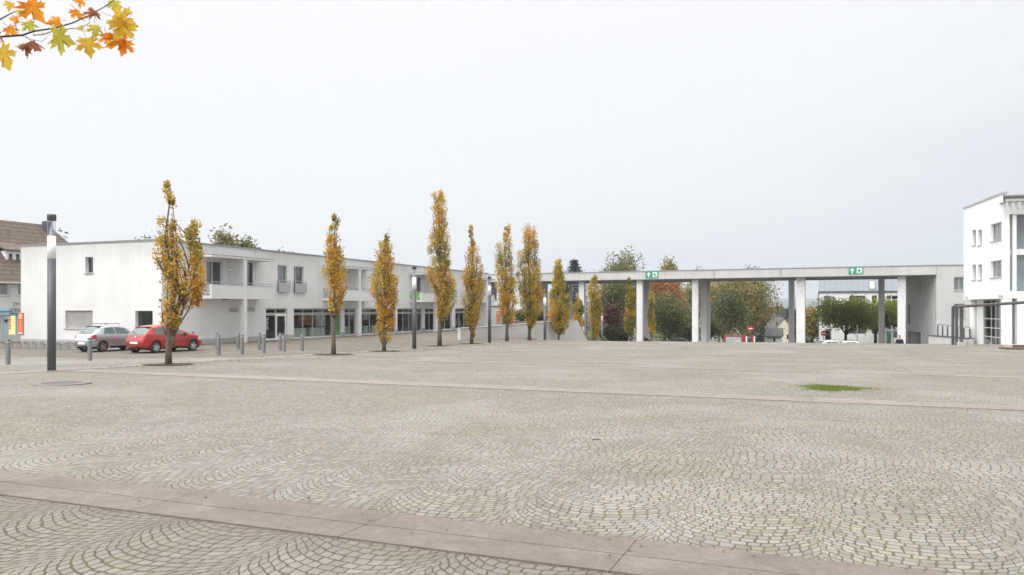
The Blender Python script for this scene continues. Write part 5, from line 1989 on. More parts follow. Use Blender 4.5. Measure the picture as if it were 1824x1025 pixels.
def big_leaf(name, ca, cb, cc):
    m = bpy.data.materials.new(name)
    m.use_nodes = True
    nt = m.node_tree
    nt.nodes.clear()
    out = nd(nt, 'ShaderNodeOutputMaterial')
    co = objco(nt)
    c = mixc(nt, mrange(nt, noi(nt, co, 16, 4, .6), .35, .65), ca, cb)
    c = mixc(nt, mrange(nt, noi(nt, co, 38, 4, .65), .55, .72), c, cc)
    df = nd(nt, 'ShaderNodeBsdfDiffuse')
    tl = nd(nt, 'ShaderNodeBsdfTranslucent')
    nt.links.new(c, df.inputs[0])
    nt.links.new(c, tl.inputs[0])
    mx = nd(nt, 'ShaderNodeMixShader')
    mx.inputs[0].default_value = .5
    nt.links.new(df.outputs[0], mx.inputs[1])
    nt.links.new(tl.outputs[0], mx.inputs[2])
    nt.links.new(mx.outputs[0], out.inputs[0])
    return m


M['bl_orange'] = big_leaf('orange_leaf', (.80, .36, .04), (.72, .24, .03), (.42, .14, .04))
M['bl_yellow'] = big_leaf('yellow_leaf', (.82, .50, .06), (.66, .50, .08), (.50, .22, .04))
M['bl_olive'] = big_leaf('yellow_green_leaf', (.50, .50, .07), (.66, .52, .08), (.30, .34, .06))
M['bl_brown'] = big_leaf('brown_leaf', (.34, .13, .07), (.26, .09, .06), (.46, .22, .10))
for a in ((17, 8, 20, 170, 30, 20, 'bl_yellow'), (58, 12, 52, 210, 15, 10, 'bl_orange'), (28, 34, 19, 100, 50, 30, 'bl_orange'), (52, 44, 27, 205, 35, 30, 'bl_olive'),
          (19, 53, 30, 215, 50, 20, 'bl_orange'), (-6, 58, 40, 150, 30, -30, 'bl_brown'), (100, 37, 29, 110, 45, 40, 'bl_orange', .6), (138, 22, 31, 180, 55, -20, 'bl_orange', .5), (167, 22, 31, 0, 60, 10, 'bl_brown', .6),
          (142, 0, 27, 90, 60, 0, 'bl_orange'), (203, 8, 26, 190, 20, 40, 'bl_olive'), (214, 36, 54, 250, 8, 15, 'bl_yellow', .15), (220, 48, 48, 150, 15, 25, 'bl_yellow', .3), (214, 68, 50, 205, 12, -10, 'bl_orange', .2), (222, 78, 38, 160, 25, 10, 'bl_orange', .3), (190, 66, 30, 200, 30, 40, 'bl_orange', .3),
          (170, 50, 28, 175, 40, 10, 'bl_olive'), (155, 77, 42, 195, 20, 35, 'bl_yellow', .5), (106, 67, 50, 255, 30, 10, 'bl_olive', .3), (60, 78, 34, 215, 60, 30, 'bl_brown', .7), (44, 82, 28, 120, 60, 10, 'bl_brown', .7),
          (6, 97, 54, 205, 12, 0, 'bl_yellow', .2), (143, 49, 13, 150, 40, 60, 'bl_olive'), (35, 21, 14, 80, 50, 40, 'bl_olive'),
          (-50, 60, 46, 200, 20, 10, 'bl_orange'), (-95, 95, 50, 170, 30, 20, 'bl_yellow'), (-130, 50, 44, 220, 20, -20, 'bl_olive'), (-180, 110, 48, 190, 30, 20, 'bl_orange')):
    lobed(*a[:7], fold=a[7] if len(a) > 7 else .25, dd=random.uniform(-.06, .06))

# ------------------------------------------------------------------ cars
def car(label, loc, heading, paint, top, W2, Lc, wx, wr, belt, side_win, rear_glass, wind, seed=0, group=None, plate=(.50, .0), taillamp=(.70, .93), roofbars=False):
    """hatchback built from cross sections along its length; x = forwards from the rear bumper"""
    t = thing('parked_car', label, 'car', loc, heading, group)
    xs = np.unique(np.round(np.concatenate([np.linspace(0, .7, 24), np.linspace(.7, Lc - .9, 70), np.linspace(Lc - .9, Lc, 26)]), 3))
    tx, tz = zip(*top)
    ztop = np.interp(xs, tx, tz)
    ker = np.array([1, 2, 3, 2, 1.]) / 9
    zs = np.convolve(np.pad(ztop, 2, 'edge'), ker, 'valid')
    ztop = zs
    zb = np.interp(xs, [p[0] for p in belt], [p[1] for p in belt])
    zb = np.minimum(zb, ztop - .025)
    zl = np.interp(xs, [0, .12, .5, Lc - .7, Lc - .12, Lc], [.36, .27, .20, .20, .24, .34])
    e = np.abs((xs - Lc * .5) / (Lc * .5))
    w = W2 * (1 - .20 * e ** 7 - .05 * e ** 3)
    house = np.clip((ztop - zb - .05) / .30, 0, 1)
    wt = w * (.93 - .21 * house)
    rings = []
    par = []
    NS, NG, NR = 9, 9, 8
    for i in range(len(xs)):
        r, q = [], []
        r += [(0, zl[i]), (w[i] * .8, zl[i])]
        q += [('u', 0), ('u', 0)]
        for k in range(NS + 1):
            f = k / NS
            z = zl[i] + .04 + f * (zb[i] - zl[i] - .04)
            bulge = math.sin(math.pi * min(1, .12 + f * .80)) ** .5
            yy = w[i] * (.93 + .07 * bulge) - (.012 if .40 < f < .55 else 0) * w[i]
            r.append((yy, z))
            q.append(('s', f))
        y0 = r[-1][0]
        zr = ztop[i] - .05 * house[i] - .012
        for k in range(1, NG + 1):
            f = k / NG
            z = zb[i] + f * (zr - zb[i])
            yy = y0 + (wt[i] - y0) * (f ** 1.15)
            r.append((yy, z))
            q.append(('g', f))
        y1 = r[-1][0]
        for k in range(1, NR + 1):
            f = k / NR
            yy = y1 * (1 - f)
            z = zr + (ztop[i] - zr) * (1 - (1 - f) ** 2.6) + .02 * house[i] * math.sin(f * 1.57)
            r.append((yy, z))
            q.append(('r', f))
        rings.append(r)
        par.append(q)
    n = len(rings[0])
    parts = {k: MB() for k in ('body', 'side_window', 'rear_window', 'windscreen', 'tail_light', 'headlight', 'bumper_strip')}
    ra = wr + .055

    def cls(xc, yc, zc, kind, f, dz):
        for cx in wx:
            if kind in 'us' and (xc - cx) ** 2 + (zc - wr) ** 2 < ra * ra and abs(yc) > W2 * .5:
                return None
        if kind == 'g':
            for (a0, a1, b0, b1) in side_win:
                # window cell between a slanted front and rear edge
                xr = a0 + (a1 - a0) * f
                xf = b0 + (b1 - b0) * f
                if xr < xc < xf and .10 < f < .93:
                    return 'side_window'
        if kind == 'r' or (kind == 'g' and f > .75):
            if rear_glass[0] < xc < rear_glass[1] and abs(yc) < W2 * .66 and f > (.05 if kind == 'r' else .75):
                return 'rear_window'
            if wind[0] < xc < wind[1] and abs(yc) < W2 * .70:
                return 'windscreen'
        if xc < .34 and taillamp[0] < zc < taillamp[1] and abs(yc) > W2 * .62 + xc * .3:
            return 'tail_light'
        if xc > Lc - .42 and .60 < zc < .76 and abs(yc) > W2 * .52:
            return 'headlight'
        if zc < .30:
            return 'bumper_strip'
        return 'body'

    for i in range(len(xs) - 1):
        for sgn in (1, -1):
            for j in range(n - 1):
                a, b = rings[i][j], rings[i][j + 1]
                c, d_ = rings[i + 1][j], rings[i + 1][j + 1]
                vs = [(xs[i], sgn * a[0], a[1]), (xs[i + 1], sgn * c[0], c[1]), (xs[i + 1], sgn * d_[0], d_[1]), (xs[i], sgn * b[0], b[1])]
                xc = (xs[i] + xs[i + 1]) / 2
                yc = sgn * (a[0] + b[0] + c[0] + d_[0]) / 4
                zc = (a[1] + b[1] + c[1] + d_[1]) / 4
                kd, f = par[i][j + 1]
                k = cls(xc, yc, zc, kd, (par[i][j][1] + f) / 2 if par[i][j][0] == kd else f / 2, 0)
                if k:
                    parts[k].add(vs, [(0, 1, 2, 3) if sgn < 0 else (3, 2, 1, 0)])
    for i, s in ((0, 1), (len(xs) - 1, -1)):
        pl = [(xs[i], y, z) for y, z in rings[i]] + [(xs[i], -y, z) for y, z in rings[i][::-1]][1:-1]
        parts['body'].add(pl, [tuple(range(len(pl)))[::-s]])
    # arch lips
    for cx in wx:
        for sgn in (1, -1):
            vs, fs = [], []
            na = 26
            for k in range(na + 1):
                a = math.pi * (k / na * 1.16 - .08)
                for rr_, yy in ((ra - .012, W2 * .90), (ra - .004, W2 * 1.004), (ra + .045, W2 * 1.0)):
                    vs.append((cx + rr_ * math.cos(a), sgn * yy, max(.2, wr + rr_ * math.sin(a))))
            for k in range(na):
                for m_ in range(2):
                    fs.append((k * 3 + m_, k * 3 + 3 + m_, k * 3 + 4 + m_, k * 3 + 1 + m_))
            parts['body'].add(vs, fs)
    mats = dict(body=paint, side_window='carglass', rear_window='carglass', windscreen='carglass', tail_light='tail_red', headlight='headlamp', bumper_strip='plastic')
    for k, mbx in parts.items():
        if not mbx.f:
            continue
        if k in ('side_window', 'tail_light', 'headlight'):
            for sgn in (1, -1):
                sub = MB()
                for f in mbx.f:
                    if np.mean([mbx.v[q][1] for q in f]) * sgn > 0:
                        sub.add([mbx.v[q] for q in f], [(0, 1, 2, 3)])
                o = sub.build(k, mats[k], t)
        else:
            o = mbx.build(k, mats[k], t)
    for o in list(t.children):
        bmh = bmesh.new()
        bmh.from_mesh(o.data)
        bmesh.ops.remove_doubles(bmh, verts=bmh.verts, dist=.0015)
        bmh.to_mesh(o.data)
        bmh.free()
        o.data.polygons.foreach_set('use_smooth', [True] * len(o.data.polygons))
        o.data.update()
    body = [o for o in t.children if o.name.startswith('body')][0]
    # wheel housings
    mb = MB()
    for cx in wx:
        for sgn in (1, -1):
            vs, fs = [], []
            na = 20
            for k in range(na + 1):
                a = math.pi * (k / na * 1.3 - .15)
                vs += [(cx + (ra + .01) * math.cos(a), sgn * W2 * .45, max(.16, wr + (ra + .01) * math.sin(a))), (cx + (ra + .01) * math.cos(a), sgn * W2 * .93, max(.16, wr + (ra + .01) * math.sin(a)))]
            for k in range(na):
                fs.append((2 * k, 2 * k + 2, 2 * k + 3, 2 * k + 1))
            vs.append((cx, sgn * W2 * .45, wr))
            for k in range(na):
                fs.append((2 * k, 2 * k + 2, len(vs) - 1))
            mb.add(vs, fs)
    mb.box(.25, Lc - .25, -W2 * .8, W2 * .8, .19, .24)
    mb.build('underbody', 'plastic', t)
    for cx in wx:
        for sgn in (1, -1):
            y = sgn * (W2 * .985 - .10)
            m_ = Matrix.Translation((cx, y, wr)) @ Matrix.Rotation(-sgn * math.pi / 2, 4, 'X')
            mb = MB()
            mb.M = m_
            hw = .10
            mb.lathe([(wr * .62, -hw), (wr * .93, -hw), (wr, -hw * .7), (wr, hw * .7), (wr * .93, hw), (wr * .66, hw), (wr * .64, hw * .8)], 30)
            wh = mb.build('wheel', 'black', t, smooth=True)
            mb = MB()
            mb.M = m_
            mb.lathe([(wr * .66, hw * .98), (wr * .62, hw * 1.0), (wr * .60, hw * .5), (wr * .58, -.02)], 30)
            for k in range(5):
                a = 6.2832 * k / 5 + seed
                ca, sa = math.cos(a), math.sin(a)
                r0, r1 = .02, wr * .62
                w0, w1 = .045, .035
                mb.add([(r0 * ca - w0 * sa, r0 * sa + w0 * ca, hw * .8), (r1 * ca - w1 * sa, r1 * sa + w1 * ca, hw * .92), (r1 * ca + w1 * sa, r1 * sa - w1 * ca, hw * .92), (r0 * ca + w0 * sa, r0 * sa - w0 * ca, hw * .8),
                        (r0 * ca - w0 * sa, r0 * sa + w0 * ca, hw * .4), (r1 * ca - w1 * sa, r1 * sa + w1 * ca, hw * .5), (r1 * ca + w1 * sa, r1 * sa - w1 * ca, hw * .5), (r0 * ca + w0 * sa, r0 * sa - w0 * ca, hw * .4)],
                       [(0, 3, 2, 1), (0, 1, 5, 4), (2, 3, 7, 6)])
            mb.lathe([(.001, hw * .86), (.05, hw * .84), (.055, hw * .4)], 14)
            mb.build('rim', 'rim', wh)
    # plate, mirrors, handles, wiper
    zp_, xo = plate
    mb = MB()
    mb.box(xo - .022, xo + .02, -.26, .26, zp_ - .055, zp_ + .055)
    mb.build('number_plate', 'signwhite', t, .004)
    xm = side_win[-1][2] - .25
    for sgn in (1, -1):
        mb = MB()
        zm = np.interp(xm, [p[0] for p in belt], [p[1] for p in belt]) + .07
        mb.lathe([(.001, -.085), (.06, -.07), (.085, 0), (.07, .06), (.001, .08)], 12, (xm, sgn * (W2 + .05), zm))
        mb.box(xm - .02, xm + .03, min(sgn * W2 * .88, sgn * (W2 + .02)), max(sgn * W2 * .88, sgn * (W2 + .02)), zm - .06, zm - .03)
        mb.build('mirror', paint if sgn > 0 else 'plastic', t, smooth=True)
        xh = side_win[0][2] if len(side_win) > 1 else 1.35
        zh = np.interp(xh, [p[0] for p in belt], [p[1] for p in belt]) - .11
        mb = MB()
        mb.box(xh - .02, xh + .17, sgn * W2 * .98 - .02, sgn * W2 * .98 + .025, zh - .018, zh + .018)
        mb.build('door_handle', paint, t, .006)
    mb = MB()
    zr0 = np.interp(rear_glass[0] + .02, xs, ztop)
    mb.tube([(rear_glass[0], 0, zr0 + .015), (rear_glass[0] + .10, .22, np.interp(rear_glass[0] + .10, xs, ztop) + .012), (rear_glass[0] + .12, .42, np.interp(rear_glass[0] + .12, xs, ztop) + .004)], .012, 6)
    mb.build('wiper', 'plastic', t)
    mb = MB()
    xg = rear_glass[1]
    zg_ = np.interp(xg + .05, xs, ztop)
    mb.box(xg - .05, xg + .16, -W2 * .62, W2 * .62, zg_ - .015, zg_ + .022)
    mb.build('roof_spoiler', paint if not roofbars else 'plastic', t, .012)
    # swage and door shut lines
    mb = MB()
    for sgn in (1, -1):
        for xq in (side_win[0][0] + .15, side_win[-1][2] - .05):
            for k in range(8):
                z0 = .36 + k * (.46 / 8)
                i = int(np.argmin(abs(xs - xq)))
                f = (z0 - zl[i]) / (zb[i] - zl[i])
                yy = w[i] * (.93 + .07 * math.sin(math.pi * min(1, .12 + f * .8)) ** .5)
                mb.box(xq - .005, xq + .005, sgn * yy - .006, sgn * yy + .003, z0, z0 + .46 / 8 + .001)
    mb.build('door_seam', 'plastic', t)
    if roofbars:
        for sgn in (1, -1):
            mb = MB()
            mb.tube([(1.0, sgn * .48, 1.43), (1.05, sgn * .48, 1.50), (1.9, sgn * .48, 1.51), (1.95, sgn * .48, 1.44)], .016)
            mb.build('roof_bar', 'plastic', t)
    return t, body


HT = [(0, .60), (.03, .72), (.07, .80), (.10, .92), (.14, .99), (.50, 1.33), (.58, 1.385), (.72, 1.42), (1.3, 1.46), (1.75, 1.455), (2.1, 1.41), (2.35, 1.32), (2.98, .99), (3.15, .945), (3.6, .84), (3.82, .74), (3.92, .62), (3.97, .48)]
x, y = W(-33.22, 30.66)
hd = R(90) - TH - R(3)
RED, rb = car('red two door hatchback parked nose to the white wall behind the forked oak', (x, y, gzxy(x, y)), hd, 'carred', HT, .84, 3.97, (.70, 3.16), .305,
              [(0, .62), (.2, .96), (1.2, .93), (2.6, .90), (3.97, .85)], [(.62, .86, 1.40, 1.34), (1.47, 1.43, 2.78, 2.20)], (.13, .52), (2.28, 2.93), .1, None, (.55, .0), (.72, .94))
# round badge
MB().lathe([(.001, .012), (.055, .010), (.062, 0)], 16).build('badge', 'rim', RED)
bd = [o for o in RED.children if o.name.startswith('badge')][0]
bd.location = (.088, 0, .86)
bd.rotation_euler = (0, R(-75), 0)
HT2 = [(0, .58), (.04, .70), (.10, .80), (.16, .95), (.45, 1.22), (.62, 1.345), (.85, 1.40), (1.35, 1.43), (1.75, 1.42), (2.1, 1.36), (2.35, 1.27), (2.95, .96), (3.15, .91), (3.5, .80), (3.7, .70), (3.79, .58), (3.835, .46)]
x, y = W(-36.75, 30.5)
SIL, sb = car('silver hatchback parked left of the red one, behind the single bollard', (x, y, gzxy(x, y)), hd, 'carsilver', HT2, .825, 3.835, (.68, 3.12), .29,
              [(0, .60), (.2, .93), (1.2, .91), (2.5, .88), (3.835, .82)], [(.72, .92, 1.44, 1.42), (1.50, 1.48, 2.70, 2.12)], (.18, .66), (2.22, 2.90), .5, None, (.47, .0), (.70, .92), True)
for o in SIL.children:
    if o.name.startswith('wheel'):
        for c in o.children:
            c.data.materials[0] = M['copper_rim'] if 'copper_rim' in M else M.setdefault('copper_rim', simple('dull_copper_rim', (.42, .27, .22), .4, .5, .1, 5))


def far_car(px, d, paint, hdg, label):
    x, y = P(px, d)
    z = terr(x, y) + .08
    r = dup(SIL, (x, y, z), hdg, label, 'cars parked beyond the square')
    for ch in r.children:
        nm = ch.name.split('.')[0]
        if nm in ('body', 'door_handle', 'mirror', 'roof_spoiler'):
            ch.data = ch.data.copy()
            ch.data.materials[0] = M[paint]
        ch.scale = (1, 1, 1)
    return r


far_car(1122, 99, 'carsilver', R(8), 'silver car roof showing behind the rim of the square in the first gate opening')
far_car(1228, 101, 'cardark', R(175), 'dark car roof showing left of the third pair of gate columns')
far_car(1452, 80, 'carwhite', R(10), 'white car roof showing below the yellow tree in the wide opening')
far_car(1538, 80.5, 'carwhite', R(175), 'white car roof showing beneath the clipped plane trees')

# ------------------------------------------------------------------ person
d = 60.5
x, y = P(1602.5, d)
zf = Zp(598, d) - 1.76
t = thing('person', 'man with dark hair in a dark navy jacket walking up behind the rim', 'person', (x, y, zf), 0)


def skin_obj(name, joints, edges, mat, parent, sub=2):
    me = bpy.data.meshes.new(name)
    me.from_pydata([j[:3] for j in joints], edges, [])
    o = bpy.data.objects.new(name, me)
    COL.objects.link(o)
    md = o.modifiers.new('skin', 'SKIN')
    md.use_smooth_shade = True
    s = o.modifiers.new('sub', 'SUBSURF')
    s.levels = s.render_levels = sub
    for i, j in enumerate(joints):
        v = me.skin_vertices[0].data[i]
        v.radius = (j[3], j[4] if len(j) > 4 else j[3])
        v.use_root = i == 0
    dg = bpy.context.evaluated_depsgraph_get()
    me2 = bpy.data.meshes.new_from_object(o.evaluated_get(dg))
    bpy.data.objects.remove(o)
    me2.name = name
    me2.materials.clear()
    me2.materials.append(M[mat])
    me2.polygons.foreach_set('use_smooth', [True] * len(me2.polygons))
    o = bpy.data.objects.new(name, me2)
    COL.objects.link(o)
    o.parent = parent
    return o


# facing the camera (-y), one foot forward, arms hanging slightly bent
J = [(0, 0, .94, .13, .10), (0, 0, 1.12, .13, .09), (0, 0, 1.30, .16, .105), (0, 0, 1.44, .10, .08), (0, -.005, 1.52, .055), (0, -.02, 1.60, .075, .085), (0, -.02, 1.68, .078, .095), (0, -.01, 1.74, .05, .06),
     (.19, 0, 1.41, .06), (.25, .03, 1.14, .047), (.25, -.06, .90, .035), (.245, -.08, .82, .028, .04),
     (-.19, 0, 1.41, .06), (-.25, .03, 1.14, .047), (-.25, -.04, .90, .035), (-.245, -.06, .82, .028, .04),
     (.10, 0, .88, .095), (.105, -.12, .50, .06), (.10, -.10, .10, .042), (.10, -.22, .04, .035),
     (-.10, 0, .88, .095), (-.105, .06, .50, .06), (-.10, .20, .12, .042), (-.10, .10, .04, .035)]
Ed = [(0, 1), (1, 2), (2, 3), (3, 4), (4, 5), (5, 6), (6, 7), (3, 8), (8, 9), (9, 10), (10, 11), (3, 12), (12, 13), (13, 14), (14, 15), (0, 16), (16, 17), (17, 18), (18, 19), (0, 20), (20, 21), (21, 22), (22, 23)]
# fingers
for s, w_ in ((1, 11), (-1, 15)):
    bx, by, bz = J[w_][:3]
    for k, (dx, ln) in enumerate(((-.024, .070), (-.008, .080), (.008, .075), (.022, .060))):
        a = len(J)
        J.append((bx, by + dx, bz - .05, .010))
        J.append((bx - s * .012, by + dx, bz - .05 - ln * .55, .009))
        J.append((bx - s * .028, by + dx - .004, bz - .05 - ln, .007))
        Ed += [(w_, a), (a, a + 1), (a + 1, a + 2)]
    a = len(J)
    J.append((bx - s * .012, by - .045, bz - .02, .011))
    J.append((bx - s * .02, by - .062, bz - .06, .009))
    Ed += [(w_, a), (a, a + 1)]
body = skin_obj('body', J, Ed, 'skin', t)
jk = [(0, 0, .90, .165, .125), (0, 0, 1.12, .165, .12), (0, 0, 1.30, .19, .13), (0, 0, 1.43, .12, .10), (0, .0, 1.50, .07, .07),
      (.20, 0, 1.41, .082), (.275, .03, 1.14, .068), (.27, -.05, .90, .056), (-.20, 0, 1.41, .082), (-.275, .03, 1.14, .068), (-.27, -.035, .90, .056)]
skin_obj('jacket', jk, [(0, 1), (1, 2), (2, 3), (3, 4), (3, 5), (5, 6), (6, 7), (3, 8), (8, 9), (9, 10)], 'jacket', t)
tr = [(0, 0, .94, .15, .115), (.10, 0, .84, .112), (.108, -.12, .50, .082), (.103, -.10, .12, .066), (-.10, 0, .84, .112), (-.108, .06, .50, .082), (-.103, .20, .14, .066)]
skin_obj('trousers', tr, [(0, 1), (1, 2), (2, 3), (0, 4), (4, 5), (5, 6)], 'trousers', t)
for s, yy in ((1, -.12), (-1, .18)):
    skin_obj('shoe', [(s * .10, yy + .05, .055, .05, .05), (s * .10, yy - .06, .045, .048, .04), (s * .10, yy - .15, .035, .042, .03)], [(0, 1), (1, 2)], 'shoe', t)
skin_obj('hair', [(0, .03, 1.66, .080, .075), (0, .035, 1.72, .082, .085), (0, .0, 1.765, .072, .05), (0, -.05, 1.775, .05, .03)], [(0, 1), (1, 2), (2, 3)], 'hair', t)
# face
mb = MB()
mb.lathe([(.001, -.020), (.013, -.016), (.010, .006), (.001, .026)], 8, (0, -.122, 1.640))
for s in (1, -1):
    mb.lathe([(.001, -.028), (.012, -.015), (.014, .012), (.001, .030)], 8, (s * .083, -.01, 1.645))
mb.build('nose_and_ear', 'skin', body, smooth=True)
mb = MB()
for s in (1, -1):
    mb.lathe([(.001, -.008), (.011, 0), (.001, .008)], 8, (s * .032, -.104, 1.668))
    mb.box(s * .032 - .018, s * .032 + .018, -.114, -.100, 1.688, 1.695)
mb.build('eye', 'hair', body)
mb = MB()
mb.box(-.024, .024, -.110, -.095, 1.590, 1.598)
mb.build('mouth', 'tail_red' if False else 'poster_red', body, .003)
# step slab under him so that he stands on the slope
# ------------------------------------------------------------------ houses and street things beyond
def gable_house(name, label, O, D, w, dep, hz, hr, wall, roof, zb, wins=(), ridge='x', ov=.35):
    """O: front left corner, D: along the front; hz eave, hr ridge heights (world)"""
    pl = Plane(O, D)
    t = thing(name, label, 'house', (*pl.w(0), zb), pl.rz, worldz=True)
    mb = MB()
    mb.panel(0, w, zb - 1, hz, [q[:4] for q in wins], .18)
    if ridge == 'x':
        for x in (0, w):
            mb.add([(x, 0, zb - 1), (x, dep, zb - 1), (x, dep, hz), (x, dep / 2, hr), (x, 0, hz)], [(0, 1, 2, 3, 4) if x else (4, 3, 2, 1, 0)])
        mb.add([(0, dep, zb - 1), (w, dep, zb - 1), (w, dep, hz), (0, dep, hz)], [(3, 2, 1, 0)])
    else:
        mb.add([(0, 0, hz), (w, 0, hz), (w / 2, 0, hr)], [(0, 1, 2)])
        mb.add([(0, dep, zb - 1), (w, dep, zb - 1), (w, dep, hz), (w / 2, dep, hr), (0, dep, hz)], [(4, 3, 2, 1, 0)])
        for x in (0, w):
            mb.add([(x, 0, zb - 1), (x, dep, zb - 1), (x, dep, hz), (x, 0, hz)], [(0, 1, 2, 3)])
    mb.build('wall', wall, t)
    mb = MB()
    th = .16
    if ridge == 'x':
        k = (hr - hz) / (dep / 2)
        for y0, z0, y1, z1 in ((-ov, hz - ov * k, dep / 2, hr), (dep + ov, hz - ov * k, dep / 2, hr)):
            vs = [(-ov, y0, z0 + .03), (w + ov, y0, z0 + .03), (w + ov, y1, z1 + .03), (-ov, y1, z1 + .03)]
            vs += [(a, b, c + th) for a, b, c in vs]
            mb.add(vs, [(0, 3, 2, 1), (4, 5, 6, 7), (0, 1, 5, 4), (1, 2, 6, 5), (2, 3, 7, 6), (3, 0, 4, 7)])
    else:
        k = (hr - hz) / (w / 2)
        for x0, z0, x1, z1 in ((-ov, hz - ov * k, w / 2, hr), (w + ov, hz - ov * k, w / 2, hr)):
            vs = [(x0, -ov, z0 + .03), (x1, -ov, z1 + .03), (x1, dep + ov, z1 + .03), (x0, dep + ov, z0 + .03)]
            vs += [(a, b, c + th) for a, b, c in vs]
            mb.add(vs, [(0, 3, 2, 1), (4, 5, 6, 7), (0, 1, 5, 4), (1, 2, 6, 5), (2, 3, 7, 6), (3, 0, 4, 7)])
    rf = mb.build('roof', roof, t)
    for q in wins:
        window(t, *q[:4], .10, .08, [(q[0] + q[1]) / 2] if q[1] - q[0] > .9 else (), (), 'signwhite' if len(q) < 5 else q[4], 'glass', 'window', 'dark_in' if len(q) < 6 else q[5], .7)
    return t, rf, pl


# zinc roofed white house
d = 100.0
O = P(1459, d)
pl = Plane(O, (CT, -ST))
zb = terr(*P(1560, d))
t = thing('zinc_house', 'white house with a standing seam zinc roof behind the clipped plane trees', 'house', (*O, zb), pl.rz, worldz=True)
hx, hz_ = pl.x, pl.z
wins = [(hx(1467.3), hx(1479.8), hz_(1473, 551), hz_(1473, 527.5), 'alu'), (hx(1513), hx(1541.5), hz_(1527, 535), hz_(1527, 527), 'dark_frame'), (hx(1553), hx(1562), hz_(1557, 545), hz_(1557, 526.5), 'dark_frame'),
        (hx(1578.5), hx(1601), hz_(1590, 541), hz_(1590, 526.5), 'signwhite'), (hx(1513.5), hx(1543), hz_(1527, 595), hz_(1527, 577), 'dark_frame'), (hx(1553), hx(1563), hz_(1557, 595), hz_(1557, 577), 'dark_frame'), (hx(1469), hx(1481), zb, hz_(1475, 586), 'alu')]
wins = [(a, b, max(c, zb + .05), d_, e) for a, b, c, d_, e in wins]
ze = hz_(1560, 520.5)
we = hx(1720)
mb = MB()
mb.panel(0, we, zb - 1, ze, [w[:4] for w in wins], .22)
mb.add([(0, 0, zb - 1), (0, 11, zb - 1), (0, 11, ze), (0, 0, ze)], [(0, 1, 2, 3)])
mb.add([(we, 0, zb - 1), (we, 11, zb - 1), (we, 11, ze), (we, 0, ze)], [(3, 2, 1, 0)])
mb.build('wall', 'bright', t)
mb = MB()
mb.slabxz([(0, 0), (1, 0), (1, 1), (0, 1)], 0, 0) if False else None
zr = ze + 2.6
vs = [(-.05, -.08, ze + .14), (we, -.08, ze + .14), (we, 1.5, zr), (-.05, 1.5, zr), (-.05, 11, zr), (we, 11, zr), (-.05, 11, ze), (we, 11, ze), (-.05, -.08, ze + .0), (we, -.08, ze + .0)]
mb.add(vs, [(0, 1, 2, 3), (3, 2, 5, 4), (4, 5, 7, 6), (0, 3, 4, 6, 8), (1, 9, 7, 5, 2)])
rf = mb.build('roof', 'zinc_roof', t)
mb = MB()
mb.box(-.12, we, -.16, -.09, ze - .02, ze + .12)
mb.tube([(-.08, -.1, ze), (-.08, -.1, zb)], .06)
mb.build('gutter', 'dark_frame', t)
for w in wins:
    f = window(t, *w[:4], .12, .09, [w[0] + (w[1] - w[0]) * .42] if w[1] - w[0] > 1 else (), [w[2] + .5 * (w[3] - w[2])] if w[4] == 'signwhite' else (), w[4], 'glass', 'window', 'curtain' if w is wins[0] else 'dark_in', .12 if w is wins[0] else .8)
sx0, sx1 = hx(1547.8), hx(1559.5)
mb = MB()
k = (zr - ze - .14) / 1.58
za, zb2 = ze + .35, ze + 1.5
ya = lambda z: -.08 + (z - ze - .14) / k - .07
mb.add([(sx0, ya(za), za), (sx1, ya(za), za), (sx1, ya(zb2), zb2), (sx0, ya(zb2), zb2), (sx0, ya(za) + .1, za), (sx1, ya(za) + .1, za), (sx1, ya(zb2) + .1, zb2), (sx0, ya(zb2) + .1, zb2)],
       [(0, 1, 2, 3), (0, 4, 5, 1), (1, 5, 6, 2), (2, 6, 7, 3), (3, 7, 4, 0)])
sk = mb.build('skylight', 'dark_frame', rf)
mb = MB()
e = .12
mb.add([(sx0 + e, ya(za + e) - .012, za + e), (sx1 - e, ya(za + e) - .012, za + e), (sx1 - e, ya(zb2 - e) - .012, zb2 - e), (sx0 + e, ya(zb2 - e) - .012, zb2 - e)], [(0, 1, 2, 3)])
sko = mb.build('pane', 'headlamp', None)
sko.parent = rf
sko.data.transform(Matrix.Translation((0, 0, -t.location.z)))
sko.name = 'skylight_pane'

# cream gabled house and its low neighbour, down the slope
d = 138
O = P(1381, d)
zb = terr(*O)
yp = Zp(567.5, d)
t, rf, pl = gable_house('cream_house', 'cream gabled house with dark roof down the slope beside the slim dark column', O, (1, -.12), 3.0, 9, Zp(586, d), yp, 'cream', 'dark_tiles', zb,
                        [(.9, 1.75, Zp(587.5, d), Zp(580.5, d)), (1.9, 2.6, Zp(606, d), Zp(596, d))], 'y', .15)
d = 124
O = P(1364, d)
zb = terr(*O)
gable_house('cream_outbuilding', 'low pale outbuilding with dark sloping roof in front of the cream gabled house', O, (.93, -.36), 2.3, 4, Zp(600, d), Zp(587, d), 'white', 'dark_tiles', zb, [(1.0, 1.5, Zp(610, d), Zp(601, d))], 'x', .2)
# red roofed houses far off
for px, d, yr, ye, wpx, lab in ((1392, 250, 560, 566, 22, 'far red roofed house above the cream gable'), (1449, 300, 548.5, 556, 26, 'far red roofed house on the hillside right of the paired columns'), (1455, 240, 560, 566, 16, 'small far red roofed house lower on the hillside')):
    O = P(px - wpx / 2, d)
    gable_house('red_roofed_house', lab, O, (1, .1), wpx / F * d, 8, Zp(ye, d), Zp(yr, d), 'white', 'red_tiles', min(terr(*O), Zp(ye, d) - 3), (), 'x', .3)
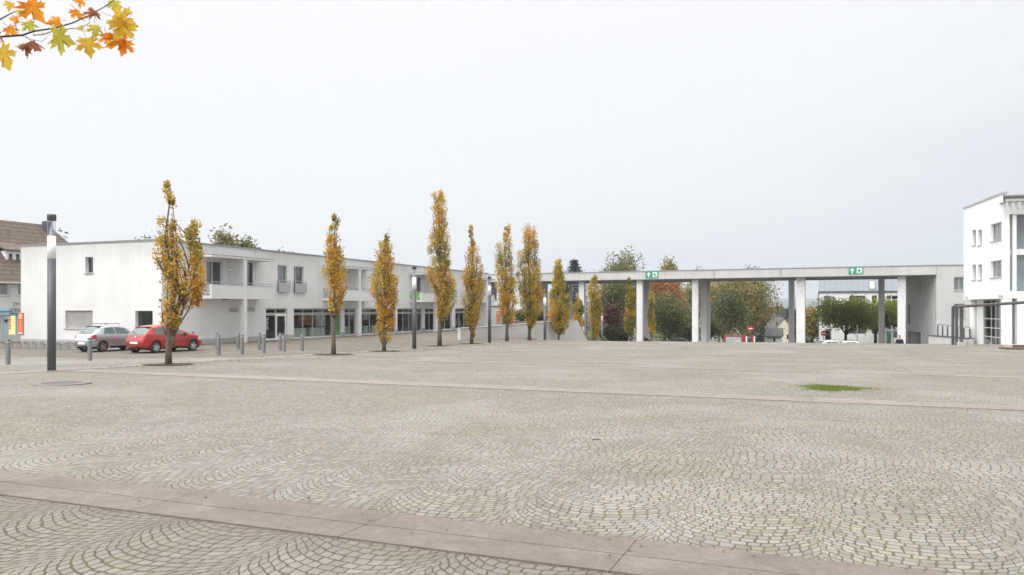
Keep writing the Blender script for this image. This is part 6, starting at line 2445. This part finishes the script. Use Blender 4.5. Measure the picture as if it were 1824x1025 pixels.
# pale house behind the trees of the first openings
O = P(1232, 165)
gable_house('pale_house', 'pale house glimpsed between the birches', O, (1, -.1), 12, 9, Zp(545, 165), Zp(515, 165), 'white', 'dark_tiles', terr(*O), [(2, 3.2, Zp(575, 165), Zp(562, 165)), (6, 7.2, Zp(575, 165), Zp(562, 165)), (9, 10.2, Zp(575, 165), Zp(562, 165))], 'x')
O = P(1096, 160)
gable_house('pale_house', 'pale house glimpsed low behind the dark trees of the first opening', O, (1, -.1), 7, 8, Zp(572, 160), Zp(552, 160), 'white', 'dark_tiles', terr(*O), [(1.5, 2.6, Zp(596, 160), Zp(582, 160)), (4, 5.1, Zp(596, 160), Zp(582, 160))], 'x')

# old tiled house with shop at the left edge
HO = Vector((-35.83 - .368 * 8, 55 - .93 * 8))
pl = Plane(HO, (ST, CT))
t = thing('tiled_house', 'white house with brown tiled roof and a small shop at the left edge', 'house', (*HO, ZG), pl.rz, worldz=True)
hx, hz_ = pl.x, pl.z
he, hrg = EYE + 2.15, EYE + 6.67
Lh = 17.2
wins = [(hx(-8), hx(17.5), hz_(8, 527.5), hz_(8, 503)), (hx(31), hx(46), hz_(36, 527.5), hz_(36, 503))]
sh = [(hx(-10), hx(3.6), ZG + .5, hz_(2, 562)), (hx(15.5), hx(31.5), ZG + .42, hz_(24, 561))]
mb = MB()
mb.panel(0, Lh, ZG - .5, he, wins + sh, .22)
mb.add([(0, 0, ZG - .5), (0, 9, ZG - .5), (0, 9, he), (0, 0, he), (0, 4, hrg)], [(0, 1, 2, 4, 3)])
mb.add([(Lh, 0, ZG - .5), (Lh, 9, ZG - .5), (Lh, 9, he), (Lh, 0, he)], [(3, 2, 1, 0)])
mb.build('wall', 'white', t)
mb = MB()
ov = .45
k = (hrg - he) / 4.0
r1 = Lh - 2.45
ze = he - ov * k * .6
vs = [(-.3, -ov, ze), (Lh + ov, -ov, ze), (r1, 4, hrg), (-.3, 4, hrg), (Lh + ov, 9 + ov, ze), (-.3, 9 + ov, ze)]
vs2 = [(a, b, c - .14) for a, b, c in vs]
mb.add(vs + vs2, [(0, 1, 2, 3), (1, 4, 2), (3, 2, 4, 5), (0, 6, 7, 1), (1, 7, 10, 4), (6, 9, 8, 7), (0, 3, 9, 6)])
rf = mb.build('roof', 'tiles', t)
mb = MB()
q = r1 - .35
mb.box(q - .32, q + .16, 3.3, 3.8, hrg - .9, hrg + .22)
mb.build('chimney', 'anthracite', rf)
mb = MB()
mb.tube([(-.3, -ov - .06, ze - .05), (Lh + ov, -ov - .06, ze - .05)], .07, 8)
mb.build('gutter', 'plinth', t)
# dormer
dx0, dx1 = hx(9, 1.2), hx(40, 1.2)
dz0, dz1 = hz_(20, 475, 1.2), hz_(20, 450, 1.2)
mb = MB()
mb.panel(dx0, dx1, dz0 - .3, dz1 + .1, [(dx0 + .15, dx0 + (dx1 - dx0) * .48, dz0, dz1), (dx0 + (dx1 - dx0) * .52, dx1 - .15, dz0, dz1)], .12, 1.1)
mb.add([(dx0, 1.1, dz0 - .3), (dx0, 3.0, dz0 - .3), (dx0, 3.0, dz1 + .1), (dx0, 1.1, dz1 + .1)], [(0, 1, 2, 3)])
mb.add([(dx1, 1.1, dz0 - .3), (dx1, 3.0, dz0 - .3), (dx1, 3.0, dz1 + .1), (dx1, 1.1, dz1 + .1)], [(3, 2, 1, 0)])
dm = mb.build('dormer', 'signwhite', t)
mb = MB()
mb.add([(dx0 - .2, .85, dz1 + .05), (dx1 + .2, .85, dz1 + .05), (dx1 + .2, 3.6, dz1 + 1.2), (dx0 - .2, 3.6, dz1 + 1.2), (dx0 - .2, .85, dz1 + .17), (dx1 + .2, .85, dz1 + .17), (dx1 + .2, 3.6, dz1 + 1.32), (dx0 - .2, 3.6, dz1 + 1.32)],
       [(0, 3, 2, 1), (4, 5, 6, 7), (0, 1, 5, 4), (1, 2, 6, 5), (3, 0, 4, 7)])
mb.build('dormer_roof', 'tiles', dm)
for a, b in ((dx0 + .15, dx0 + (dx1 - dx0) * .48), (dx0 + (dx1 - dx0) * .52, dx1 - .15)):
    window(t, a, b, dz0, dz1, 1.16, .10, (), (), 'signwhite', 'glass', 'window', 'dark_in', 1.6)
for q in wins:
    window(t, *q, .10, .10, (), (), 'signwhite', 'glass', 'window', 'curtain', .12, sill='stone_pale')
for q in sh:
    window(t, *q, .10, .07, (), (), 'turq', 'shop_glass', 'shop_window', 'shoplit', .75)
mb = MB()
mb.box(hx(-14), hx(10.5), -.38, -.003, hz_(2, 561), hz_(2, 549))
mb.box(hx(-14), hx(10.5), -.42, -.384, hz_(2, 556.5), hz_(2, 553.5), 1)
mb.build('awning_box', ['turq', 'turq_dark'], t, .01)
mb = MB()
mb.box(hx(11.2), hx(33.5), -.10, -.004, hz_(24, 561), hz_(24, 557.5))
mb.build('fascia', 'turq_dark', t)
mb = MB()
mb.box(hx(5.5), hx(14.5), -.05, -.004, ZG, hz_(10, 561))
pr = mb.build('door_pier', 'turq', t)
mb = MB()
cx, cz, s = hx(10), hz_(10, 572), .17
mb.slabxz([(cx, cz - s), (cx + s, cz + .02), (cx + s * .8, cz + s * .7), (cx + s * .35, cz + s * .75), (cx, cz + s * .4), (cx - s * .35, cz + s * .75), (cx - s * .8, cz + s * .7), (cx - s, cz + .02)], -.07, -.052)
mb.build('heart_mark', 'ink', pr)
RX = Matrix.Rotation(R(90), 4, 'X')
M['grey_letter'] = simple('grey_lettering', (.42, .42, .46), .5, .2, .1, 4)
cx = (hx(14) + hx(33)) / 2
text_mesh('lettering', 'LADEN', .40, 'grey_letter', t, Matrix.Translation((cx, -.03, hz_(24, 553.2) - ZG)) @ RX, .02)
text_mesh('script_sign', 'De', .40, 'grey_letter', t, Matrix.Translation((hx(29), -.03, hz_(29, 541.5) - ZG)) @ RX @ Matrix.Rotation(.2, 4, 'Z'), .02)
# printed banner inside the lit shop window
q = sh[1]
mb = MB()
w = (q[1] - q[0])
for k in range(9):
    z = q[2] + .45 + k * .13
    mb.box(q[0] + w * .12, q[0] + w * (.30 + .1 * ((k * 7) % 3) / 3), .085, .097, z, z + .075)
mb.build('window_lettering', 'wood_dark', t)
# dish lamp over the lane
MB
# ------------------------------------------------------------------ road signs, shelter, barrier
def no_entry(px, py, d, label):
    x, y = P(px, d)
    z = terr(x, y)
    zc = Zp(py, d) - z
    t = thing('road_sign', label, 'road sign', (x, y, z), 0, 'round no entry signs')
    MB().tube([(0, .04, -.3), (0, .04, zc + .3)], .035).build('post', 'steel', t)
    mb = MB()
    n = 28
    rr_ = .31
    mb.slabxz([(rr_ * math.cos(6.2832 * k / n), zc + rr_ * math.sin(6.2832 * k / n)) for k in range(n)][::-1], -.02, 0)
    f = mb.build('disc', 'signred', t)
    MB().box(-.22, .22, -.028, -.0205, zc - .055, zc + .055).build('white_bar', 'signwhite', f)


no_entry(1336.5, 585.7, 86, 'red no entry sign on a post in front of the large birch')
no_entry(1467, 594, 88, 'red no entry sign at the left edge of the zinc roofed house')
# red framed barrier panels
d = 84
x, y = P(1307, d)
z = terr(x, y)
zt = Zp(598.5, d) - z
t = thing('barrier', 'low grey barrier panel in a red frame beneath the dark round tree', 'barrier', (x, y, z), R(-8))
s = d / F
MB().box(-15 * s, 13 * s, -.03, .03, .4, zt - .12).build('panel', 'poster_grey', t)
MB().box(-16 * s, 14 * s, -.05, .05, zt - .115, zt + .04).build('top_rail', 'red_paint', t, .01)
for q in (-15.6, 14.6, 19.0, 32.5):
    MB().box(q * s - .10, q * s + .10, -.06, .06, 0, zt + .02).build('post', 'red_paint', t, .01)
MB().box(15 * s, 32 * s, -.04, .04, .2, zt - .25).build('dark_panel', 'plastic', t)
for q in (19.0, 32.5):
    MB().box(q * s + .105, q * s + .25, -.055, .055, .3, zt - .05).build('white_post', 'signwhite', t)
# glass shelter near the man
d = 84
x, y = P(1589, d)
z = terr(x, y)
t = thing('bus_shelter', 'small glazed shelter with pale frame beneath the third plane tree', 'shelter', (x, y, z), -TH)
zt = Zp(589, d) - z
s = d / F
wd_ = 11 * s
for q in (-wd_, 0, wd_):
    for yy in (-.6, .6):
        MB().box(q - .06, q + .06, yy - .06, yy + .06, -.2, zt).build('post', 'stone_pale', t)
MB().box(-wd_ - .2, wd_ + .2, -.8, .8, zt + .002, zt + .14).build('roof', 'alu', t, .02)
for q in (-wd_ / 2, wd_ / 2):
    MB().box(q - wd_ / 2 + .08, q + wd_ / 2 - .08, .58, .60, .2, zt - .1).build('glass_panel', 'green_glass', t)
MB().box(.1, .45, -.66, -.63, zt - 1.5, zt - .75).build('notice', 'signwhite', t)
for px, py0, d, lab in ((1527, 579.5, 86, 'thin pale post between the clipped plane trees'), (1588.8, 580.5, 82, 'thin grey post beside the glazed shelter')):
    x, y = P(px, d)
    z = terr(x, y)
    t = thing('pole', lab, 'post', (x, y, z), 0)
    MB().tube([(0, 0, -.3), (0, 0, Zp(py0, d) - z)], .05, 8).build('shaft', 'alu_light', t)
    MB().lathe([(.001, .06), (.07, .04), (.07, 0), (.001, 0)], 10, (0, 0, Zp(py0, d) - z)).build('cap', 'alu', t)
# white arch seat thing through the passage is left to the passage wall

# ------------------------------------------------------------------ air
mb = MB()
mb.box(-7600, 7600, -200, 8200, EYE - 60, EYE + 150)
hz = mb.build('haze', 'white')
m = bpy.data.materials.new('pale_air')
m.use_nodes = True
nt = m.node_tree
nt.nodes.clear()
out = nd(nt, 'ShaderNodeOutputMaterial')
pv = nd(nt, 'ShaderNodeVolumePrincipled')
pv.inputs['Color'].default_value = (.86, .92, 1.0, 1)
pv.inputs['Density'].default_value = .0003
pv.inputs['Anisotropy'].default_value = .2
nt.links.new(pv.outputs[0], out.inputs['Volume'])
hz.data.materials[0] = m
tag(hz, None, None, kind='stuff')

# ------------------------------------------------------------------ sky, sun, camera
SUN_EL, SUN_AZ = R(48), R(208)       # azimuth measured clockwise from +Y: behind the viewer, slightly left
wd = bpy.data.worlds.new('World')
bpy.context.scene.world = wd
wd.use_nodes = True
nt = wd.node_tree
bg = nt.nodes['Background']
sky = nd(nt, 'ShaderNodeTexSky')
sky.sky_type = 'NISHITA'
sky.sun_disc = False
sky.sun_elevation = SUN_EL
sky.sun_rotation = SUN_AZ
sky.air_density = 1.0
sky.dust_density = 3.0
tc = nd(nt, 'ShaderNodeTexCoord')
sp = nd(nt, 'ShaderNodeSeparateXYZ')
nt.links.new(tc.outputs['Generated'], sp.inputs[0])
rp = nd(nt, 'ShaderNodeValToRGB')
el = rp.color_ramp.elements
el[0].position = 0.0
el[0].color = (.462, .482, .508, 1)
e1 = el.new(.10)
e1.color = (.538, .546, .556, 1)
e2 = el.new(.22)
e2.color = (.575, .578, .582, 1)
e3 = el.new(.58)
e3.color = (.605, .605, .606, 1)
el[-1].position = 1.0
el[-1].color = (2.4, 2.4, 2.4, 1)
# cloud deck: thicker and greyer low in front, brighter to the left
mp = nd(nt, 'ShaderNodeMapping')
mp.inputs['Scale'].default_value = (1.3, 1.3, 5.0)
nt.links.new(tc.outputs['Generated'], mp.inputs['Vector'])
nz = noi(nt, mp.outputs[0], 1.6, 5, .55)
zz = mth(nt, 'ADD', sp.outputs[2], mth(nt, 'MULTIPLY', mth(nt, 'SUBTRACT', nz, .5), .26))
zz = mth(nt, 'ADD', zz, mth(nt, 'MULTIPLY', mth(nt, 'SUBTRACT', .16, sp.outputs[0]), .30))
nt.links.new(zz, rp.inputs[0])
sc_ = nd(nt, 'ShaderNodeVectorMath', operation='SCALE')
nt.links.new(rp.outputs[0], sc_.inputs[0])
sc_.inputs[3].default_value = 10.0
mixed = mixc(nt, .96, sky.outputs[0], sc_.outputs[0])
nt.links.new(mixed, bg.inputs['Color'])
bg.inputs['Strength'].default_value = .1

sl = bpy.data.lights.new('sun', 'SUN')
sl.energy = .9
sl.angle = R(22)
sl.color = (1.0, .97, .93)
so = bpy.data.objects.new('sun', sl)
COL.objects.link(so)
dirv = Vector((math.sin(SUN_AZ) * math.cos(SUN_EL), math.cos(SUN_AZ) * math.cos(SUN_EL), math.sin(SUN_EL)))
so.rotation_euler = (-dirv).to_track_quat('-Z', 'Y').to_euler()
so.location = (-20, -30, 40)

cd = bpy.data.cameras.new('camera')
cd.sensor_width = 36
cd.sensor_fit = 'HORIZONTAL'
cd.lens = 36 * F / 1824
cd.shift_y = (HY - 512.5) / 1824
cd.clip_start = .05
cd.clip_end = 40000
cd.dof.use_dof = True
cd.dof.focus_distance = 14
cd.dof.aperture_fstop = 4.0
co_ = bpy.data.objects.new('camera', cd)
COL.objects.link(co_)
co_.location = (0, 0, EYE)
co_.rotation_euler = (R(90), 0, 0)
S = bpy.context.scene
S.camera = co_
S.view_settings.view_transform = 'Standard'
S.view_settings.look = 'None'
S.view_settings.exposure = 0.74
S.view_settings.gamma = 1
S.view_settings.use_curve_mapping = False
S.cycles.max_bounces = 6
S.cycles.transparent_max_bounces = 8
S.cycles.volume_bounces = 0
S.cycles.use_denoising = True
S.cycles.denoising_input_passes = 'RGB_ALBEDO_NORMAL'
S.cycles.denoising_prefilter = 'NONE'
for o in bpy.data.objects:
    if '_z' in o:
        del o['_z']
